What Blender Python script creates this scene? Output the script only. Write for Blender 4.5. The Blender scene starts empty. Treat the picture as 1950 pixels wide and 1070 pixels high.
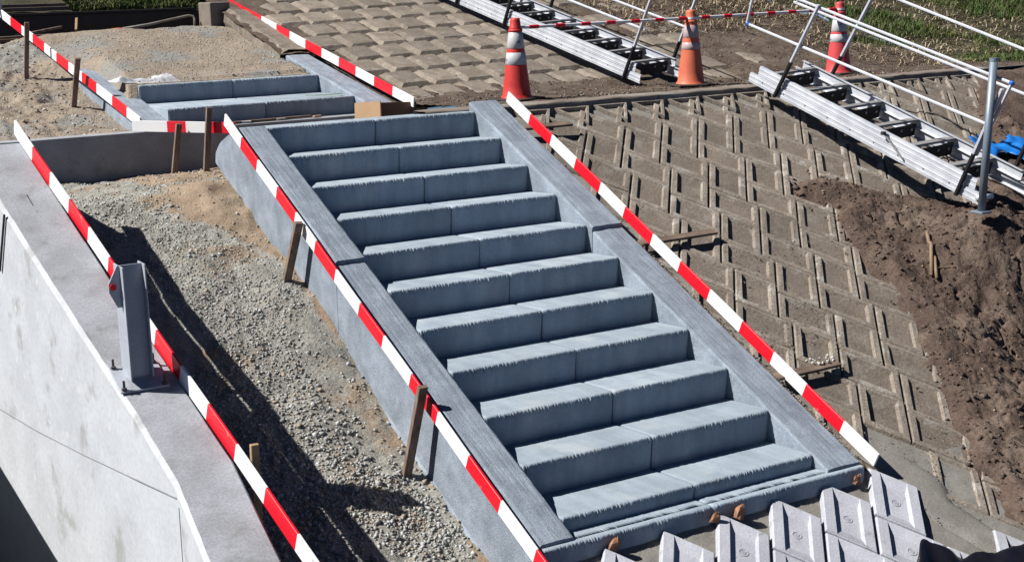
import bpy, bmesh, math, random
import numpy as np
from mathutils import Matrix, Vector
SC = bpy.context.scene
COL = SC.collection
R = math.radians
random.seed(7); rng = np.random.default_rng(7)

# ------------------------------------------------------------------ camera, light, exposure
YAW, PITCH, ROLL = R(30.76), R(12.19), R(-1.459)
f_ = Vector((math.sin(YAW)*math.cos(PITCH), math.cos(YAW)*math.cos(PITCH), -math.sin(PITCH)))
r_ = Vector((math.cos(YAW), -math.sin(YAW), 0)); u_ = r_.cross(f_)
cr, sr = math.cos(ROLL), math.sin(ROLL)
r2, u2 = cr*r_ + sr*u_, -sr*r_ + cr*u_
cam = bpy.data.cameras.new('camera'); camo = bpy.data.objects.new('camera', cam); COL.objects.link(camo)
m = Matrix((r2, u2, -f_)).transposed().to_4x4(); m.translation = Vector((-4.374, -11.287, 1.211))
camo.matrix_world = m
cam.sensor_width = 36; cam.lens = 36*2704/1950; cam.clip_start = .1; cam.clip_end = 500
SC.camera = camo
SUN = Vector((.228, -.08, -.253)).normalized()          # the way the light travels
w = bpy.data.worlds.new('World'); SC.world = w; w.use_nodes = True
nt = w.node_tree; nt.nodes.clear()
sky = nt.nodes.new('ShaderNodeTexSky'); sky.sky_type = 'NISHITA'; sky.sun_disc = False
sky.sun_elevation = math.asin(-SUN.z); sky.sun_rotation = math.atan2(-SUN.x, -SUN.y)
sky.air_density = .28; sky.dust_density = .0; sky.ozone_density = 6
bg = nt.nodes.new('ShaderNodeBackground'); bg.inputs[1].default_value = .05
wo = nt.nodes.new('ShaderNodeOutputWorld')
nt.links.new(sky.outputs[0], bg.inputs[0]); nt.links.new(bg.outputs[0], wo.inputs[0])
sl = bpy.data.lights.new('sun', 'SUN'); sl.energy = 5.0; sl.angle = R(.5); sl.color = (1, .965, .91)
slo = bpy.data.objects.new('sun', sl); COL.objects.link(slo)
slo.rotation_euler = SUN.to_track_quat('-Z', 'Y').to_euler(); slo.location = (-8, 4, 12)
SC.view_settings.view_transform = 'Standard'; SC.view_settings.look = 'None'
SC.view_settings.exposure = .95; SC.view_settings.gamma = 1
SC.cycles.max_bounces = 6; SC.cycles.diffuse_bounces = 3

# ------------------------------------------------------------------ noise
def _h(ix, iy, seed):
    n = (ix.astype(np.int64)*374761393 + iy.astype(np.int64)*668265263 + seed*974634777) & 0x7fffffff
    n = ((n ^ (n >> 13))*1274126177) & 0x7fffffff
    n = (n ^ (n >> 16)) & 0xffffff
    return n/float(0xffffff)*2-1
def vn(x, y, seed=0):
    x = np.asarray(x, float); y = np.asarray(y, float)
    ix = np.floor(x); iy = np.floor(y); fx = x-ix; fy = y-iy
    fx = fx*fx*(3-2*fx); fy = fy*fy*(3-2*fy)
    a = _h(ix, iy, seed); b = _h(ix+1, iy, seed); c = _h(ix, iy+1, seed); d = _h(ix+1, iy+1, seed)
    return (a*(1-fx)+b*fx)*(1-fy)+(c*(1-fx)+d*fx)*fy
def fbm(x, y, seed=0, octv=4, gain=.5):
    s = 0; a = 1; t = 0
    for o in range(octv):
        s = s + a*vn(x*2**o+o*17.3, y*2**o-o*9.1, seed+o); t += a; a *= gain
    return s/t
def sstep(a, b, x):
    t = np.clip((x-a)/(b-a), 0, 1); return t*t*(3-2*t)

# ------------------------------------------------------------------ mesh helpers
def raw_mesh(name, V, F, mats=(), midx=None, smooth=False):
    me = bpy.data.meshes.new(name)
    V = np.asarray(V, np.float32)
    if isinstance(F, np.ndarray):
        n, k = F.shape
        me.vertices.add(len(V)); me.vertices.foreach_set('co', V.ravel())
        me.loops.add(n*k); me.loops.foreach_set('vertex_index', F.astype(np.int32).ravel())
        me.polygons.add(n); me.polygons.foreach_set('loop_start', np.arange(0, n*k, k, dtype=np.int32))
        me.polygons.foreach_set('loop_total', np.full(n, k, np.int32))
    else:
        me.from_pydata(V.tolist(), [], F)
    for m_ in mats: me.materials.append(m_)
    if midx is not None: me.polygons.foreach_set('material_index', np.asarray(midx, np.int32))
    if smooth: me.polygons.foreach_set('use_smooth', np.ones(len(me.polygons), bool))
    me.update(calc_edges=True); me.validate()
    return me
def link(name, me, parent=None, loc=(0, 0, 0)):
    o = bpy.data.objects.new(name, me); COL.objects.link(o); o.location = loc
    if parent is not None: o.parent = parent
    return o
def tag(o, label=None, cat=None, group=None, kind=None):
    if label: o['label'] = label
    if cat: o['category'] = cat
    if group: o['group'] = group
    if kind: o['kind'] = kind
    return o
def empty(name, loc, rz=0):
    o = bpy.data.objects.new(name, None); COL.objects.link(o); o.location = loc; o.rotation_euler = (0, 0, rz)
    o.empty_display_size = .1
    return o
def copy_tree(o, parent=None):
    c = o.copy(); COL.objects.link(c)
    if parent is not None: c.parent = parent
    for ch in list(o.children): copy_tree(ch, c)
    return c
class MB:
    def __init__(s): s.v = []; s.f = []; s.m = []
    def add(s, V, F, mi=0):
        b = len(s.v); s.v += [tuple(map(float, p)) for p in V]
        s.f += [tuple(b+i for i in q) for q in F]; s.m += [mi]*len(F)
        return s
    def box(s, c, size, ax=None, mi=0):
        c = np.array(c, float); hx, hy, hz = np.array(size, float)/2
        A = np.eye(3) if ax is None else np.array(ax, float)
        V = [c + sx*hx*A[0] + sy*hy*A[1] + sz*hz*A[2] for sx in (-1, 1) for sy in (-1, 1) for sz in (-1, 1)]
        F = [(0, 1, 3, 2), (4, 6, 7, 5), (0, 4, 5, 1), (2, 3, 7, 6), (0, 2, 6, 4), (1, 5, 7, 3)]
        return s.add(V, F, mi)
    def beam(s, p, q, wd, ht, up=(0, 0, 1), mi=0):           # wd across, ht along up
        p = np.array(p, float); q = np.array(q, float); d = q-p; L = np.linalg.norm(d); d /= L
        up = np.array(up, float); x = np.cross(d, up); x /= np.linalg.norm(x); z = np.cross(x, d)
        return s.box((p+q)/2, (L, wd, ht), (d, x, z), mi)
    def tube(s, pts, r, n=10, mi=0, cap=True):
        pts = [np.array(p, float) for p in pts]; rs = r if isinstance(r, (list, tuple)) else [r]*len(pts)
        rings = []; prev = None
        for i, p in enumerate(pts):
            d = pts[min(i+1, len(pts)-1)]-pts[max(i-1, 0)]; d /= np.linalg.norm(d)
            if prev is None:
                a = np.cross(d, (0, 0, 1)) if abs(d[2]) < .95 else np.cross(d, (1, 0, 0))
            else: a = prev - d*(prev@d)
            a /= np.linalg.norm(a); prev = a; b = np.cross(d, a)
            rings.append([p + rs[i]*(math.cos(t)*a+math.sin(t)*b) for t in [2*math.pi*k/n for k in range(n)]])
        V = [v for g in rings for v in g]; F = []
        for i in range(len(pts)-1):
            for k in range(n):
                F.append((i*n+k, i*n+(k+1) % n, (i+1)*n+(k+1) % n, (i+1)*n+k))
        if cap: F.append(tuple(range(n-1, -1, -1))); F.append(tuple((len(pts)-1)*n+k for k in range(n)))
        return s.add(V, F, mi)
    def lathe(s, prof, n=28, c=(0, 0, 0), mi=0):
        V = []; F = []
        for (r, z) in prof:
            for k in range(n):
                t = 2*math.pi*k/n; V.append((c[0]+r*math.cos(t), c[1]+r*math.sin(t), c[2]+z))
        for i in range(len(prof)-1):
            for k in range(n): F.append((i*n+k, i*n+(k+1) % n, (i+1)*n+(k+1) % n, (i+1)*n+k))
        F.append(tuple((len(prof)-1)*n+k for k in range(n)))
        return s.add(V, F, mi)
    def prism(s, poly, a, b, mi=0):                            # polygon of 3D points extruded by vector b-a
        n = len(poly); off = np.array(b, float)-np.array(a, float)
        V = [np.array(p, float) for p in poly]+[np.array(p, float)+off for p in poly]
        F = [tuple(range(n)), tuple(range(2*n-1, n-1, -1))]+[(i, i+n, (i+1) % n+n, (i+1) % n) for i in range(n)]
        return s.add(V, F, mi)
    def mesh(s, name, mats, smooth=False, org=(0, 0, 0)):
        me = bpy.data.meshes.new(name)
        o = np.array(org, float)
        me.from_pydata([tuple(np.array(v)-o) for v in s.v], [], s.f)
        for m_ in (mats if isinstance(mats, (list, tuple)) else [mats]): me.materials.append(m_)
        me.polygons.foreach_set('material_index', s.m)
        bm = bmesh.new(); bm.from_mesh(me); bmesh.ops.recalc_face_normals(bm, faces=bm.faces); bm.to_mesh(me); bm.free()
        if smooth: me.polygons.foreach_set('use_smooth', [True]*len(me.polygons))
        me.update()
        return me
    def obj(s, name, mats, parent=None, bevel=0, seg=1, smooth=False, loc=(0, 0, 0)):
        org = (0, 0, 0)
        o = link(name, s.mesh(name, mats, smooth=smooth, org=org), parent, loc)
        if bevel:
            b = o.modifiers.new('bevel', 'BEVEL'); b.width = bevel; b.segments = seg; b.limit_method = 'ANGLE'; b.angle_limit = R(40)
        return o
def grid(x0, x1, nx, y0, y1, ny, zf, warp=None):
    X, Y = np.meshgrid(np.linspace(x0, x1, nx), np.linspace(y0, y1, ny), indexing='ij')
    Z = zf(X, Y); V = np.stack([X, Y, Z], -1).reshape(-1, 3)
    i = np.arange(nx-1)[:, None]*ny + np.arange(ny-1)[None, :]
    F = np.stack([i, i+ny, i+ny+1, i+1], -1).reshape(-1, 4)
    return V, F
PHI = (1+5**.5)/2
ICO = np.array([(-1, PHI, 0), (1, PHI, 0), (-1, -PHI, 0), (1, -PHI, 0), (0, -1, PHI), (0, 1, PHI), (0, -1, -PHI), (0, 1, -PHI), (PHI, 0, -1), (PHI, 0, 1), (-PHI, 0, -1), (-PHI, 0, 1)])/1.9
ICF = np.array([(0, 11, 5), (0, 5, 1), (0, 1, 7), (0, 7, 10), (0, 10, 11), (1, 5, 9), (5, 11, 4), (11, 10, 2), (10, 7, 6), (7, 1, 8), (3, 9, 4), (3, 4, 2), (3, 2, 6), (3, 6, 8), (3, 8, 9), (4, 9, 5), (2, 4, 11), (6, 2, 10), (8, 6, 7), (9, 8, 1)])
def stones(name, P, size, mats, mw=None, flat=.65, kind='stuff', jit=.28):
    n = len(P)
    ax = rng.normal(size=(n, 3, 3)); q, _ = np.linalg.qr(ax); BX = np.array([(x_, y_, z_) for x_ in (-1, 1) for y_ in (-1, 1) for z_ in (-1, 1)])*.62
    sc = np.stack([size*rng.uniform(.7, 1.25, n), size*rng.uniform(.55, 1.0, n), size*flat*rng.uniform(.6, 1.1, n)], -1)
    base = (BX[None]+rng.uniform(-jit*1.3, jit*1.3, (n, 8, 3)))*sc[:, None, :]
    V = np.einsum('nij,nkj->nki', q, base)*np.array([1, 1, .8]) + P[:, None, :]
    BF = np.array([(0, 1, 3), (0, 3, 2), (4, 6, 7), (4, 7, 5), (0, 4, 5), (0, 5, 1), (2, 3, 7), (2, 7, 6), (0, 2, 6), (0, 6, 4), (1, 5, 7), (1, 7, 3)])
    F = (BF[None]+8*np.arange(n)[:, None, None]).reshape(-1, 3)
    mi = rng.choice(len(mats), n, p=mw).repeat(12)
    return raw_mesh(name, V.reshape(-1, 3), F, mats, mi)

# ------------------------------------------------------------------ materials
def mat(name, c1, c2=None, scale=6, rough=.85, bump=.3, bscale=60, bdist=.004, metal=0, detail=6, streak=None,
        spots=None, rnd=0.0, c3=None, c3s=1.5, c3t=(.5, .6), fine=None, spec=.3, sat=None):
    m_ = bpy.data.materials.new(name); m_.use_nodes = True; N = m_.node_tree.nodes; L = m_.node_tree.links
    b = N['Principled BSDF']; b.inputs['Roughness'].default_value = rough; b.inputs['Metallic'].default_value = metal
    b.inputs['Specular IOR Level'].default_value = spec
    tc = N.new('ShaderNodeTexCoord'); vec = tc.outputs['Object']
    oi = N.new('ShaderNodeObjectInfo')
    off = N.new('ShaderNodeVectorMath'); off.operation = 'MULTIPLY_ADD'
    L.new(oi.outputs['Random'], off.inputs[0]); off.inputs[1].default_value = (37, 19, 53) if rnd else (0, 0, 0); L.new(vec, off.inputs[2])
    vec = off.outputs[0]
    def noise(s, d=detail, v=None, r=.6):
        n = N.new('ShaderNodeTexNoise'); n.inputs['Scale'].default_value = s; n.inputs['Detail'].default_value = d
        n.inputs['Roughness'].default_value = r; L.new(v or vec, n.inputs['Vector']); return n.outputs['Fac']
    def ramp(x, a, c):
        r = N.new('ShaderNodeMapRange'); r.inputs['From Min'].default_value = a; r.inputs['From Max'].default_value = c
        r.interpolation_type = 'SMOOTHSTEP'; L.new(x, r.inputs['Value']); return r.outputs[0]
    def mix(fac, a, c, mode='MIX'):
        n = N.new('ShaderNodeMix'); n.data_type = 'RGBA'; n.blend_type = mode
        for s_, v in ((0, fac), (6, a), (7, c)):
            if isinstance(v, (int, float)): n.inputs[s_].default_value = v
            elif isinstance(v, tuple): n.inputs[s_].default_value = (*v, 1)
            else: L.new(v, n.inputs[s_])
        return n.outputs[2]
    c2 = c2 or tuple(x*.8 for x in c1)
    if name not in ('white_tape', 'red_tape', 'aluminium'): c1, c2 = tuple(x*AS for x in c1), tuple(x*AS for x in c2)
    if c3 and name not in ('white_tape', 'red_tape', 'aluminium'): c3 = tuple(x*AS for x in c3)
    col = mix(ramp(noise(scale), .35, .65), c1, c2)
    if c3: col = mix(ramp(noise(c3s, 5), *c3t), col, c3)
    if streak:                                                # (stretch vector, amount)
        mp = N.new('ShaderNodeMapping'); mp.inputs['Scale'].default_value = streak[0]; L.new(vec, mp.inputs[0])
        sn = noise(1, 4, mp.outputs[0]); col = mix(streak[1], col, mix(ramp(sn, .3, .7), (.35, .35, .35), (1.25, 1.25, 1.25)), 'MULTIPLY')
    if fine: col = mix(fine[1], col, mix(ramp(noise(fine[0], 3), .3, .7), (.45, .45, .45), (1.3, 1.3, 1.3)), 'MULTIPLY')
    if spots:                                                 # (scale, size, colour)
        vo = N.new('ShaderNodeTexVoronoi'); vo.inputs['Scale'].default_value = spots[0]; L.new(vec, vo.inputs['Vector'])
        lt = ramp(vo.outputs['Distance'], spots[1], spots[1]*.8); col = mix(lt, col, spots[2])
    if rnd:
        rr = N.new('ShaderNodeMapRange'); rr.inputs['To Min'].default_value = 1-rnd; rr.inputs['To Max'].default_value = 1+rnd
        L.new(oi.outputs['Random'], rr.inputs['Value'])
        cc = N.new('ShaderNodeCombineColor')
        for i in range(3): L.new(rr.outputs[0], cc.inputs[i])
        col = mix(1.0, col, cc.outputs[0], 'MULTIPLY')
    L.new(col, b.inputs['Base Color'])
    if bump:
        bn = noise(bscale, 5, r=.7)
        if streak and len(streak) > 2:
            ad = N.new('ShaderNodeMath'); ad.operation = 'MULTIPLY_ADD'; L.new(sn, ad.inputs[0]); ad.inputs[1].default_value = streak[2]; L.new(bn, ad.inputs[2]); bn = ad.outputs[0]
        bp = N.new('ShaderNodeBump'); bp.inputs['Strength'].default_value = bump; bp.inputs['Distance'].default_value = bdist
        L.new(bn, bp.inputs['Height']); L.new(bp.outputs[0], b.inputs['Normal'])
    return m_
AS = .60                                                   # common scale of the base colours
M = {}
M['step'] = mat('step_concrete', (.45, .535, .62), (.385, .465, .55), 5, bump=.9, bscale=130, bdist=.005, spots=(11, .022, (.10, .12, .15)), c3=(.52, .585, .64), c3s=2.3, c3t=(.5, .7),  streak=((9, 1.2, 1.0), .22, .3), fine=(140, .3), rnd=.09)
M['stringer'] = mat('brushed_concrete', (.40, .465, .55), (.31, .365, .44), 7, bump=.9, bscale=110, bdist=.006, streak=((45, 2.5, 3), .35, 1.2), fine=(110, .5), rnd=.04)
M['wall'] = mat('wall_concrete', (.64, .67, .71), (.56, .585, .62), 2.2, bump=.25, bscale=50, spots=(4.2, .13, (.40, .41, .42)), fine=(30, .15), c3=(.42, .43, .43), c3s=3, c3t=(.56, .72))
M['walltop'] = mat('weathered_concrete', (.47, .49, .54), (.38, .395, .43), 3.5, bump=.35, bscale=70, fine=(70, .3), c3=(.25, .255, .25), c3s=4, c3t=(.52, .75))
M['curb'] = mat('curb_concrete', (.30, .255, .215), (.22, .18, .15), 4, bump=.5, bscale=50, fine=(90, .3), c3=(.36, .34, .31), c3s=1.3)
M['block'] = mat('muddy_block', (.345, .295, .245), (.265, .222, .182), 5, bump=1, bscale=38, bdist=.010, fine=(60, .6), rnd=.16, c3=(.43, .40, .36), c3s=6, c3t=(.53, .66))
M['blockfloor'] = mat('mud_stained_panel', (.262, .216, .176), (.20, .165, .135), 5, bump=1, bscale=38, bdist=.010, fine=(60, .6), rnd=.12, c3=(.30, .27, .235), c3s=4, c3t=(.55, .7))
M['ublock'] = mat('weathered_block', (.31, .265, .215), (.235, .195, .155), 6, bump=.8, bscale=40, bdist=.008, fine=(60, .5), rnd=.18, c3=(.37, .33, .275), c3s=8, c3t=(.55, .7))
M['newblock'] = mat('new_block', (.58, .595, .66), (.49, .50, .56), 4, bump=.8, bscale=60, fine=(90, .25), rnd=.06, c3=(.27, .265, .25), c3s=5, c3t=(.6, .75))
M['mortar'] = mat('mortar', (.31, .295, .265), (.245, .23, .205), 5, bump=.7, bscale=40, bdist=.006, fine=(80, .4))
M['dirt'] = mat('dark_dirt', (.150, .102, .078), (.098, .066, .051), 3, rough=.95, bump=1, bscale=30, bdist=.02, fine=(45, .6), c3=(.185, .135, .105), c3s=2)
M['clod'] = mat('dirt_clod', (.15, .104, .080), (.095, .064, .050), 8, rough=.95, bump=.6)
M['mud'] = mat('field_mud', (.15, .108, .08), (.092, .066, .048), 4, rough=.95, bump=1, bscale=35, bdist=.015, fine=(50, .6), c3=(.17, .135, .1), c3s=3)
M['sand'] = mat('sand', (.42, .345, .265), (.33, .27, .21), 1.6, rough=.95, bump=1, bscale=28, bdist=.02, fine=(40, .35), c3=(.33, .32, .295), c3s=1.1, c3t=(.5, .62))
M['gravelbed'] = mat('gravel_bed', (.44, .43, .385), (.33, .32, .285), 5, rough=.95, bump=1, bscale=40, bdist=.015, fine=(60, .6), c3=(.36, .27, .185), c3s=1.2, c3t=(.5, .62))
M['tan'] = mat('tan_sand', (.43, .33, .235), (.34, .25, .175), 4, rough=.95, bump=1, bscale=50, bdist=.01, fine=(70, .4))
M['st1'] = mat('stone_grey', (.50, .50, .47), (.38, .385, .36), 12, bump=.3)
M['st2'] = mat('stone_pale', (.62, .63, .62), (.50, .51, .50), 12, bump=.3)
M['st3'] = mat('stone_green', (.30, .32, .29), (.24, .26, .245), 12, bump=.3)
M['st4'] = mat('stone_tan', (.44, .37, .28), (.36, .29, .22), 12, bump=.3)
M['white'] = mat('white_tape', (.62, .62, .62), (.585, .59, .60), 6, rough=.45, bump=.05, spec=.4, c3=(.36, .34, .31), c3s=9, c3t=(.66, .72))
M['red'] = mat('red_tape', (.56, .006, .018), (.52, .006, .016), 6, rough=.42, bump=.05, spec=.4, c3=(.40, .10, .09), c3s=9, c3t=(.65, .71))
M['wood'] = mat('stake_wood', (.33, .24, .19), (.22, .155, .12), 5, rough=.85, bump=.5, streak=((30, 30, 2.5), .6, 1.5))
M['palewood'] = mat('pale_wood', (.50, .34, .20), (.42, .28, .16), 6, bump=.4, streak=((30, 30, 2.5), .4, 1.2))
M['chipwood'] = mat('chip_wood', (.42, .22, .13), (.26, .13, .08), 14, bump=.6)
M['plank'] = mat('old_plank', (.24, .175, .135), (.16, .115, .088), 6, bump=.5, streak=((3, 40, 30), .5, 1.5))
M['alu'] = mat('aluminium', (.50, .52, .56), (.40, .42, .46), 6, rough=.36, metal=.2, bump=.08, fine=(120, .2), spec=.5, c3=(.45, .46, .48), c3s=9, c3t=(.6, .75))
M['aludark'] = mat('grey_tread', (.38, .37, .37), (.29, .285, .285), 9, rough=.6, metal=.2, bump=.1, fine=(160, .2))
M['plate'] = mat('dark_plate', (.045, .04, .042), (.035, .03, .032), 9, rough=.7, bump=.1)
M['rubber'] = mat('black_rubber', (.012, .012, .014), (.018, .018, .02), 9, rough=.5, bump=.1)
M['blue'] = mat('blue_plastic', (.02, .16, .62), (.02, .12, .5), 9, rough=.4, bump=.1)
M['tarp'] = mat('blue_tarp', (.02, .24, .75), (.015, .17, .6), 5, rough=.4, bump=.4, bscale=20)
M['steel'] = mat('painted_steel', (.55, .59, .66), (.48, .52, .59), 3, rough=.5, metal=.15, bump=.08, fine=(60, .15))
M['galv'] = mat('galvanised_pipe', (.30, .36, .43), (.25, .30, .37), 5, rough=.5, metal=.4, bump=.08)
M['bolt'] = mat('rusty_bolt', (.13, .11, .10), (.09, .075, .07), 20, rough=.6, metal=.5, bump=.1)
M['cone1'] = mat('cone_red', (.74, .055, .045), (.62, .045, .04), 8, rough=.5, bump=.1, fine=(30, .12))
M['cone2'] = mat('cone_orange', (.80, .20, .10), (.72, .16, .085), 8, rough=.55, bump=.1, fine=(30, .12))
M['cone3'] = mat('cone_pink', (.80, .09, .095), (.72, .075, .08), 8, rough=.5, bump=.1, fine=(30, .12))
M['band1'] = mat('worn_white_band', (.66, .66, .68), (.6, .6, .62), 8, rough=.4, bump=.05, c3=(.16, .15, .15), c3s=16, c3t=(.58, .64))
M['band2'] = mat('pink_band', (.64, .46, .47), (.56, .42, .44), 9, rough=.4, bump=.05, fine=(60, .2))
M['conebase'] = mat('cone_base', (.06, .048, .042), (.045, .036, .032), 8, rough=.8, bump=.2)
M['card'] = mat('cardboard', (.52, .34, .20), (.48, .31, .185), 4, rough=.9, bump=.1)
M['carddark'] = mat('brown_cardboard', (.30, .185, .13), (.27, .165, .115), 4, rough=.9, bump=.1)
M['cloth'] = mat('white_sack', (.72, .73, .76), (.66, .67, .7), 6, rough=.7, bump=.4, bscale=25, bdist=.01)
M['strap'] = mat('green_strap', (.32, .50, .22), (.28, .44, .2), 8, rough=.7)
M['grass'] = mat('grass_blade', (.075, .145, .02), (.045, .10, .012), 3, rough=.8, bump=0, c3=(.16, .19, .045), c3s=2)
M['grassdry'] = mat('dry_grass', (.19, .18, .09), (.13, .13, .06), 3, rough=.85, bump=0)
M['straw'] = mat('straw', (.66, .54, .38), (.46, .36, .24), 6, rough=.85, bump=0)
M['twig'] = mat('dead_stick', (.34, .235, .15), (.25, .17, .105), 20, bump=.3)
M['film'] = mat('black_film', (.010, .010, .016), (.016, .016, .024), 9, rough=.35, bump=.3, bscale=20, bdist=.01)
M['turf'] = mat('turf_soil', (.085, .078, .038), (.055, .05, .025), 3, rough=.95, bump=1, bscale=30, bdist=.02, fine=(40, .6))
M['quartz'] = mat('white_pebble', (.66, .64, .6), (.5, .48, .44), 20)

T, H = .449, .2; K = H/T                                     # tread depth, riser height, slope of the main flight
KU = .2355; OU = -.11-.2355*2.32                             # upper block field: z = KU*y + OU

# ------------------------------------------------------------------ ground: fields, berm, dirt, sand, gravel
def z_low(x, y): return K*y
DIRT = np.array([(4.56, -1.38), (4.47, -1.58), (4.70, -1.87), (4.45, -2.24), (4.34, -2.9), (4.19, -3.3), (3.88, -3.75), (3.61, -4.18), (3.27, -4.75), (3.13, -5.33), (3.0, -8), (16, -8), (16, .1), (9.2, .16), (8.75, .1), (8.1, -.46), (7.53, -1.14), (7.05, -1.66), (6.3, -2.13), (5.84, -1.96), (5.48, -1.78), (5.16, -1.54), (4.92, -1.38)])
def sdist(x, y, P):
    x = np.asarray(x, float); y = np.asarray(y, float); d = np.full(x.shape, 1e9); ins = np.zeros(x.shape, bool)
    for i in range(len(P)):
        a = P[i]; b = P[(i+1) % len(P)]; e = b-a
        t = np.clip(((x-a[0])*e[0]+(y-a[1])*e[1])/(e@e), 0, 1)
        d = np.minimum(d, np.hypot(x-a[0]-t*e[0], y-a[1]-t*e[1]))
        c = ((a[1] > y) != (b[1] > y)) & (x < (b[0]-a[0])*(y-a[1])/(b[1]-a[1]+1e-12)+a[0]); ins ^= c
    return np.where(ins, d, -d)
def z_dirt(x, y):
    s = sdist(x+.10*fbm(x*5, y*5, 3), y+.10*fbm(x*5, y*5, 9), DIRT)
    base = K*y-.12
    n = fbm(x*1.3, y*1.3, 11)*.16*sstep(0, .8, s)+fbm(x*5, y*5, 21, 6, .66)*.10*sstep(-.05, .35, s)-.05*sstep(.06, .0, np.abs(fbm(x*2.3, y*2.3, 27, 3)))*sstep(.2, .6, s)
    hump = .36*np.exp(-(((x-5.62)/.62)**2+((y+2.86)/.42)**2))
    pit = -.10*np.exp(-(((x-6.0)/1.1)**2+((y+4.4)/1.0)**2))
    z = base+np.clip(s*.55, -.22, .075)+n+hump+pit
    return np.where(y > -.1, np.minimum(z, .02+.0*y), z)
V, F = grid(2.9, 8.0, 360, -7.4, .3, 520, z_dirt)
dirt = link('dirt_bank', raw_mesh('dirt_bank', V, F, [M['dirt']], smooth=True)); tag(dirt, kind='structure')
V, F = grid(8.0, 18.0, 160, -7.4, .3, 120, z_dirt)
d2 = link('dirt_ground', raw_mesh('dirt_ground', V, F, [M['dirt']], smooth=True)); tag(d2, kind='structure')

def z_bed(x, y):
    return K*y-.160+.012*fbm(x*9, y*9, 5)-.6*sstep(.12, .35, sdist(x, y, DIRT))
V, F = grid(2.25, 9.2, 160, -7.4, .32, 160, z_bed)
tag(link('slope_bedding', raw_mesh('slope_bedding', V, F, [M['mortar']], smooth=True)), kind='structure')

def z_berm(x, y):
    t = np.clip((y-.3)/1.92, 0, 1)
    return -.012-.085*t+.018*fbm(x*3, y*7, 31, 5)*sstep(.3, .8, y)+.014*fbm(x*1.2, y*22, 35, 3)*sstep(.6, 1.2, y)
def z_up(x, y):
    z = KU*y+OU
    mudy = sstep(6.3, 8.2, x+.8*fbm(x*.9, y*.9, 44))          # mud rising over the blocks to the right
    low = sstep(3.1, 2.2, y+.25*fbm(x*2, y*2, 47))
    n = fbm(x*4, y*4, 41, 5, .6)
    return z-.035+.030*n+.055*mudy+.05*low+.06*mudy*fbm(x*1.7, y*1.7, 48)+.05*np.clip(fbm(x*1.1+5, y*1.1, 49)-.25, 0, 1)
def z_right(x, y):
    b = z_berm(x, y); u = z_up(x, y); t = sstep(2.05, 2.45, y); return b*(1-t)+u*t
V, F = grid(2.3, 10.5, 300, .3, 3.0, 190, z_right)
tag(link('berm_ground', raw_mesh('berm_ground', V, F, [M['mud']], smooth=True)), kind='structure')
V, F = grid(2.33, 10.5, 320, 3.0, 10.5, 300, z_up)
V2, F2 = grid(1.95, 2.33, 16, 4.5, 10.5, 150, z_up)
tag(link('upper_slope_ground', raw_mesh('upper_slope_ground', np.vstack([V, V2]), np.vstack([F, F2+len(V)]), [M['mud']], smooth=True)), kind='structure')
V, F = grid(10.5, 30, 120, .3, 14, 120, lambda x, y: np.where(y < 2.2, z_right(x, y), z_up(x, y))+.05*fbm(x*2, y*2, 4))
tag(link('turf_ground', raw_mesh('turf_ground', V, F, [M['turf']], smooth=True)), kind='structure')
V, F = grid(-40, 60, 60, 10.4, 60, 40, lambda x, y: KU*np.minimum(y, 20)+OU-.1+.2*fbm(x*.3, y*.3, 4))
tag(link('far_ground', raw_mesh('far_ground', V, F, [M['turf']], smooth=True)), kind='structure')

def z_sand(x, y):
    z = .17+.165*(y-3.53)
    drop = np.interp(y, [2.5, 4.6, 5.2, 6.6], [.34, .34, .24, .13])*sstep(.02+.5*np.clip(y-4.9, 0, 1), -.26-1.3*np.clip(y-4.9, 0, 1), x)
    z = z-drop
    z = np.where(x < -.2, np.maximum(z, -.225), z)
    z = z+.045*fbm(x*1.1, y*1.1, 51)*sstep(2.6, 3.6, y)+.030*fbm(x*5, y*5, 55, 5, .62)*sstep(2.5, 3.2, y)*np.where(x < -.2, 1, .55)
    z = z+.10*np.clip(fbm(x*2.2, y*2.2, 60), 0, 1)*sstep(-.3, -.8, x)+.05*fbm(x*9, y*9, 63, 4, .65)*sstep(-.3, -.9, x)*sstep(2.5, 3.0, y)
    ins = (x > -.14) & (x < 2.3)
    z = np.where(ins & (y < 3.75), .176+.006*fbm(x*20, y*20, 8), z)
    z = np.where(ins & (y < 3.60+.02*vn(x*5, x*0, 7)), -.45, z)
    z = np.where((x > 1.96) & (y < 4.52), -.45, z)
    return np.where(y > 6.5+.06*vn(x*4, y*0, 5), .30+.04*fbm(x*6, y*6, 3), z)
V, F = grid(-5.5, 2.9, 360, 2.5, 7.5, 230, z_sand)
tag(link('sand_ground', raw_mesh('sand_ground', V, F, [M['sand']], smooth=True)), kind='structure')
# crumbled edge of the upper slope beside the sand
Ys = np.linspace(4.55, 6.45, 90); prof = [(.0, -.62), (.06, -.42), (.12, -.3), (.02, -.26), (-.04, -.16), (-.03, -.05), (.05, -.01), (.3, -.02), (.5, -.08)]
V = []; nP = len(prof)
for j, y in enumerate(Ys):
    for i, (dx, dz) in enumerate(prof):
        a = .05 if i < 7 else .015
        V.append((2.02+dx+a*float(fbm(np.array(y*6+i*3), np.array(i*2.2), 71, 4)), y, KU*y+OU+dz+a*.6*float(fbm(np.array(y*7), np.array(i*1.7), 75, 4))))
F = [(j*nP+i, j*nP+i+1, (j+1)*nP+i+1, (j+1)*nP+i) for j in range(len(Ys)-1) for i in range(nP-1)]
o = link('slope_edge', raw_mesh('slope_edge', V, F, [M['ublock']])); tag(o, kind='structure')

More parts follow.
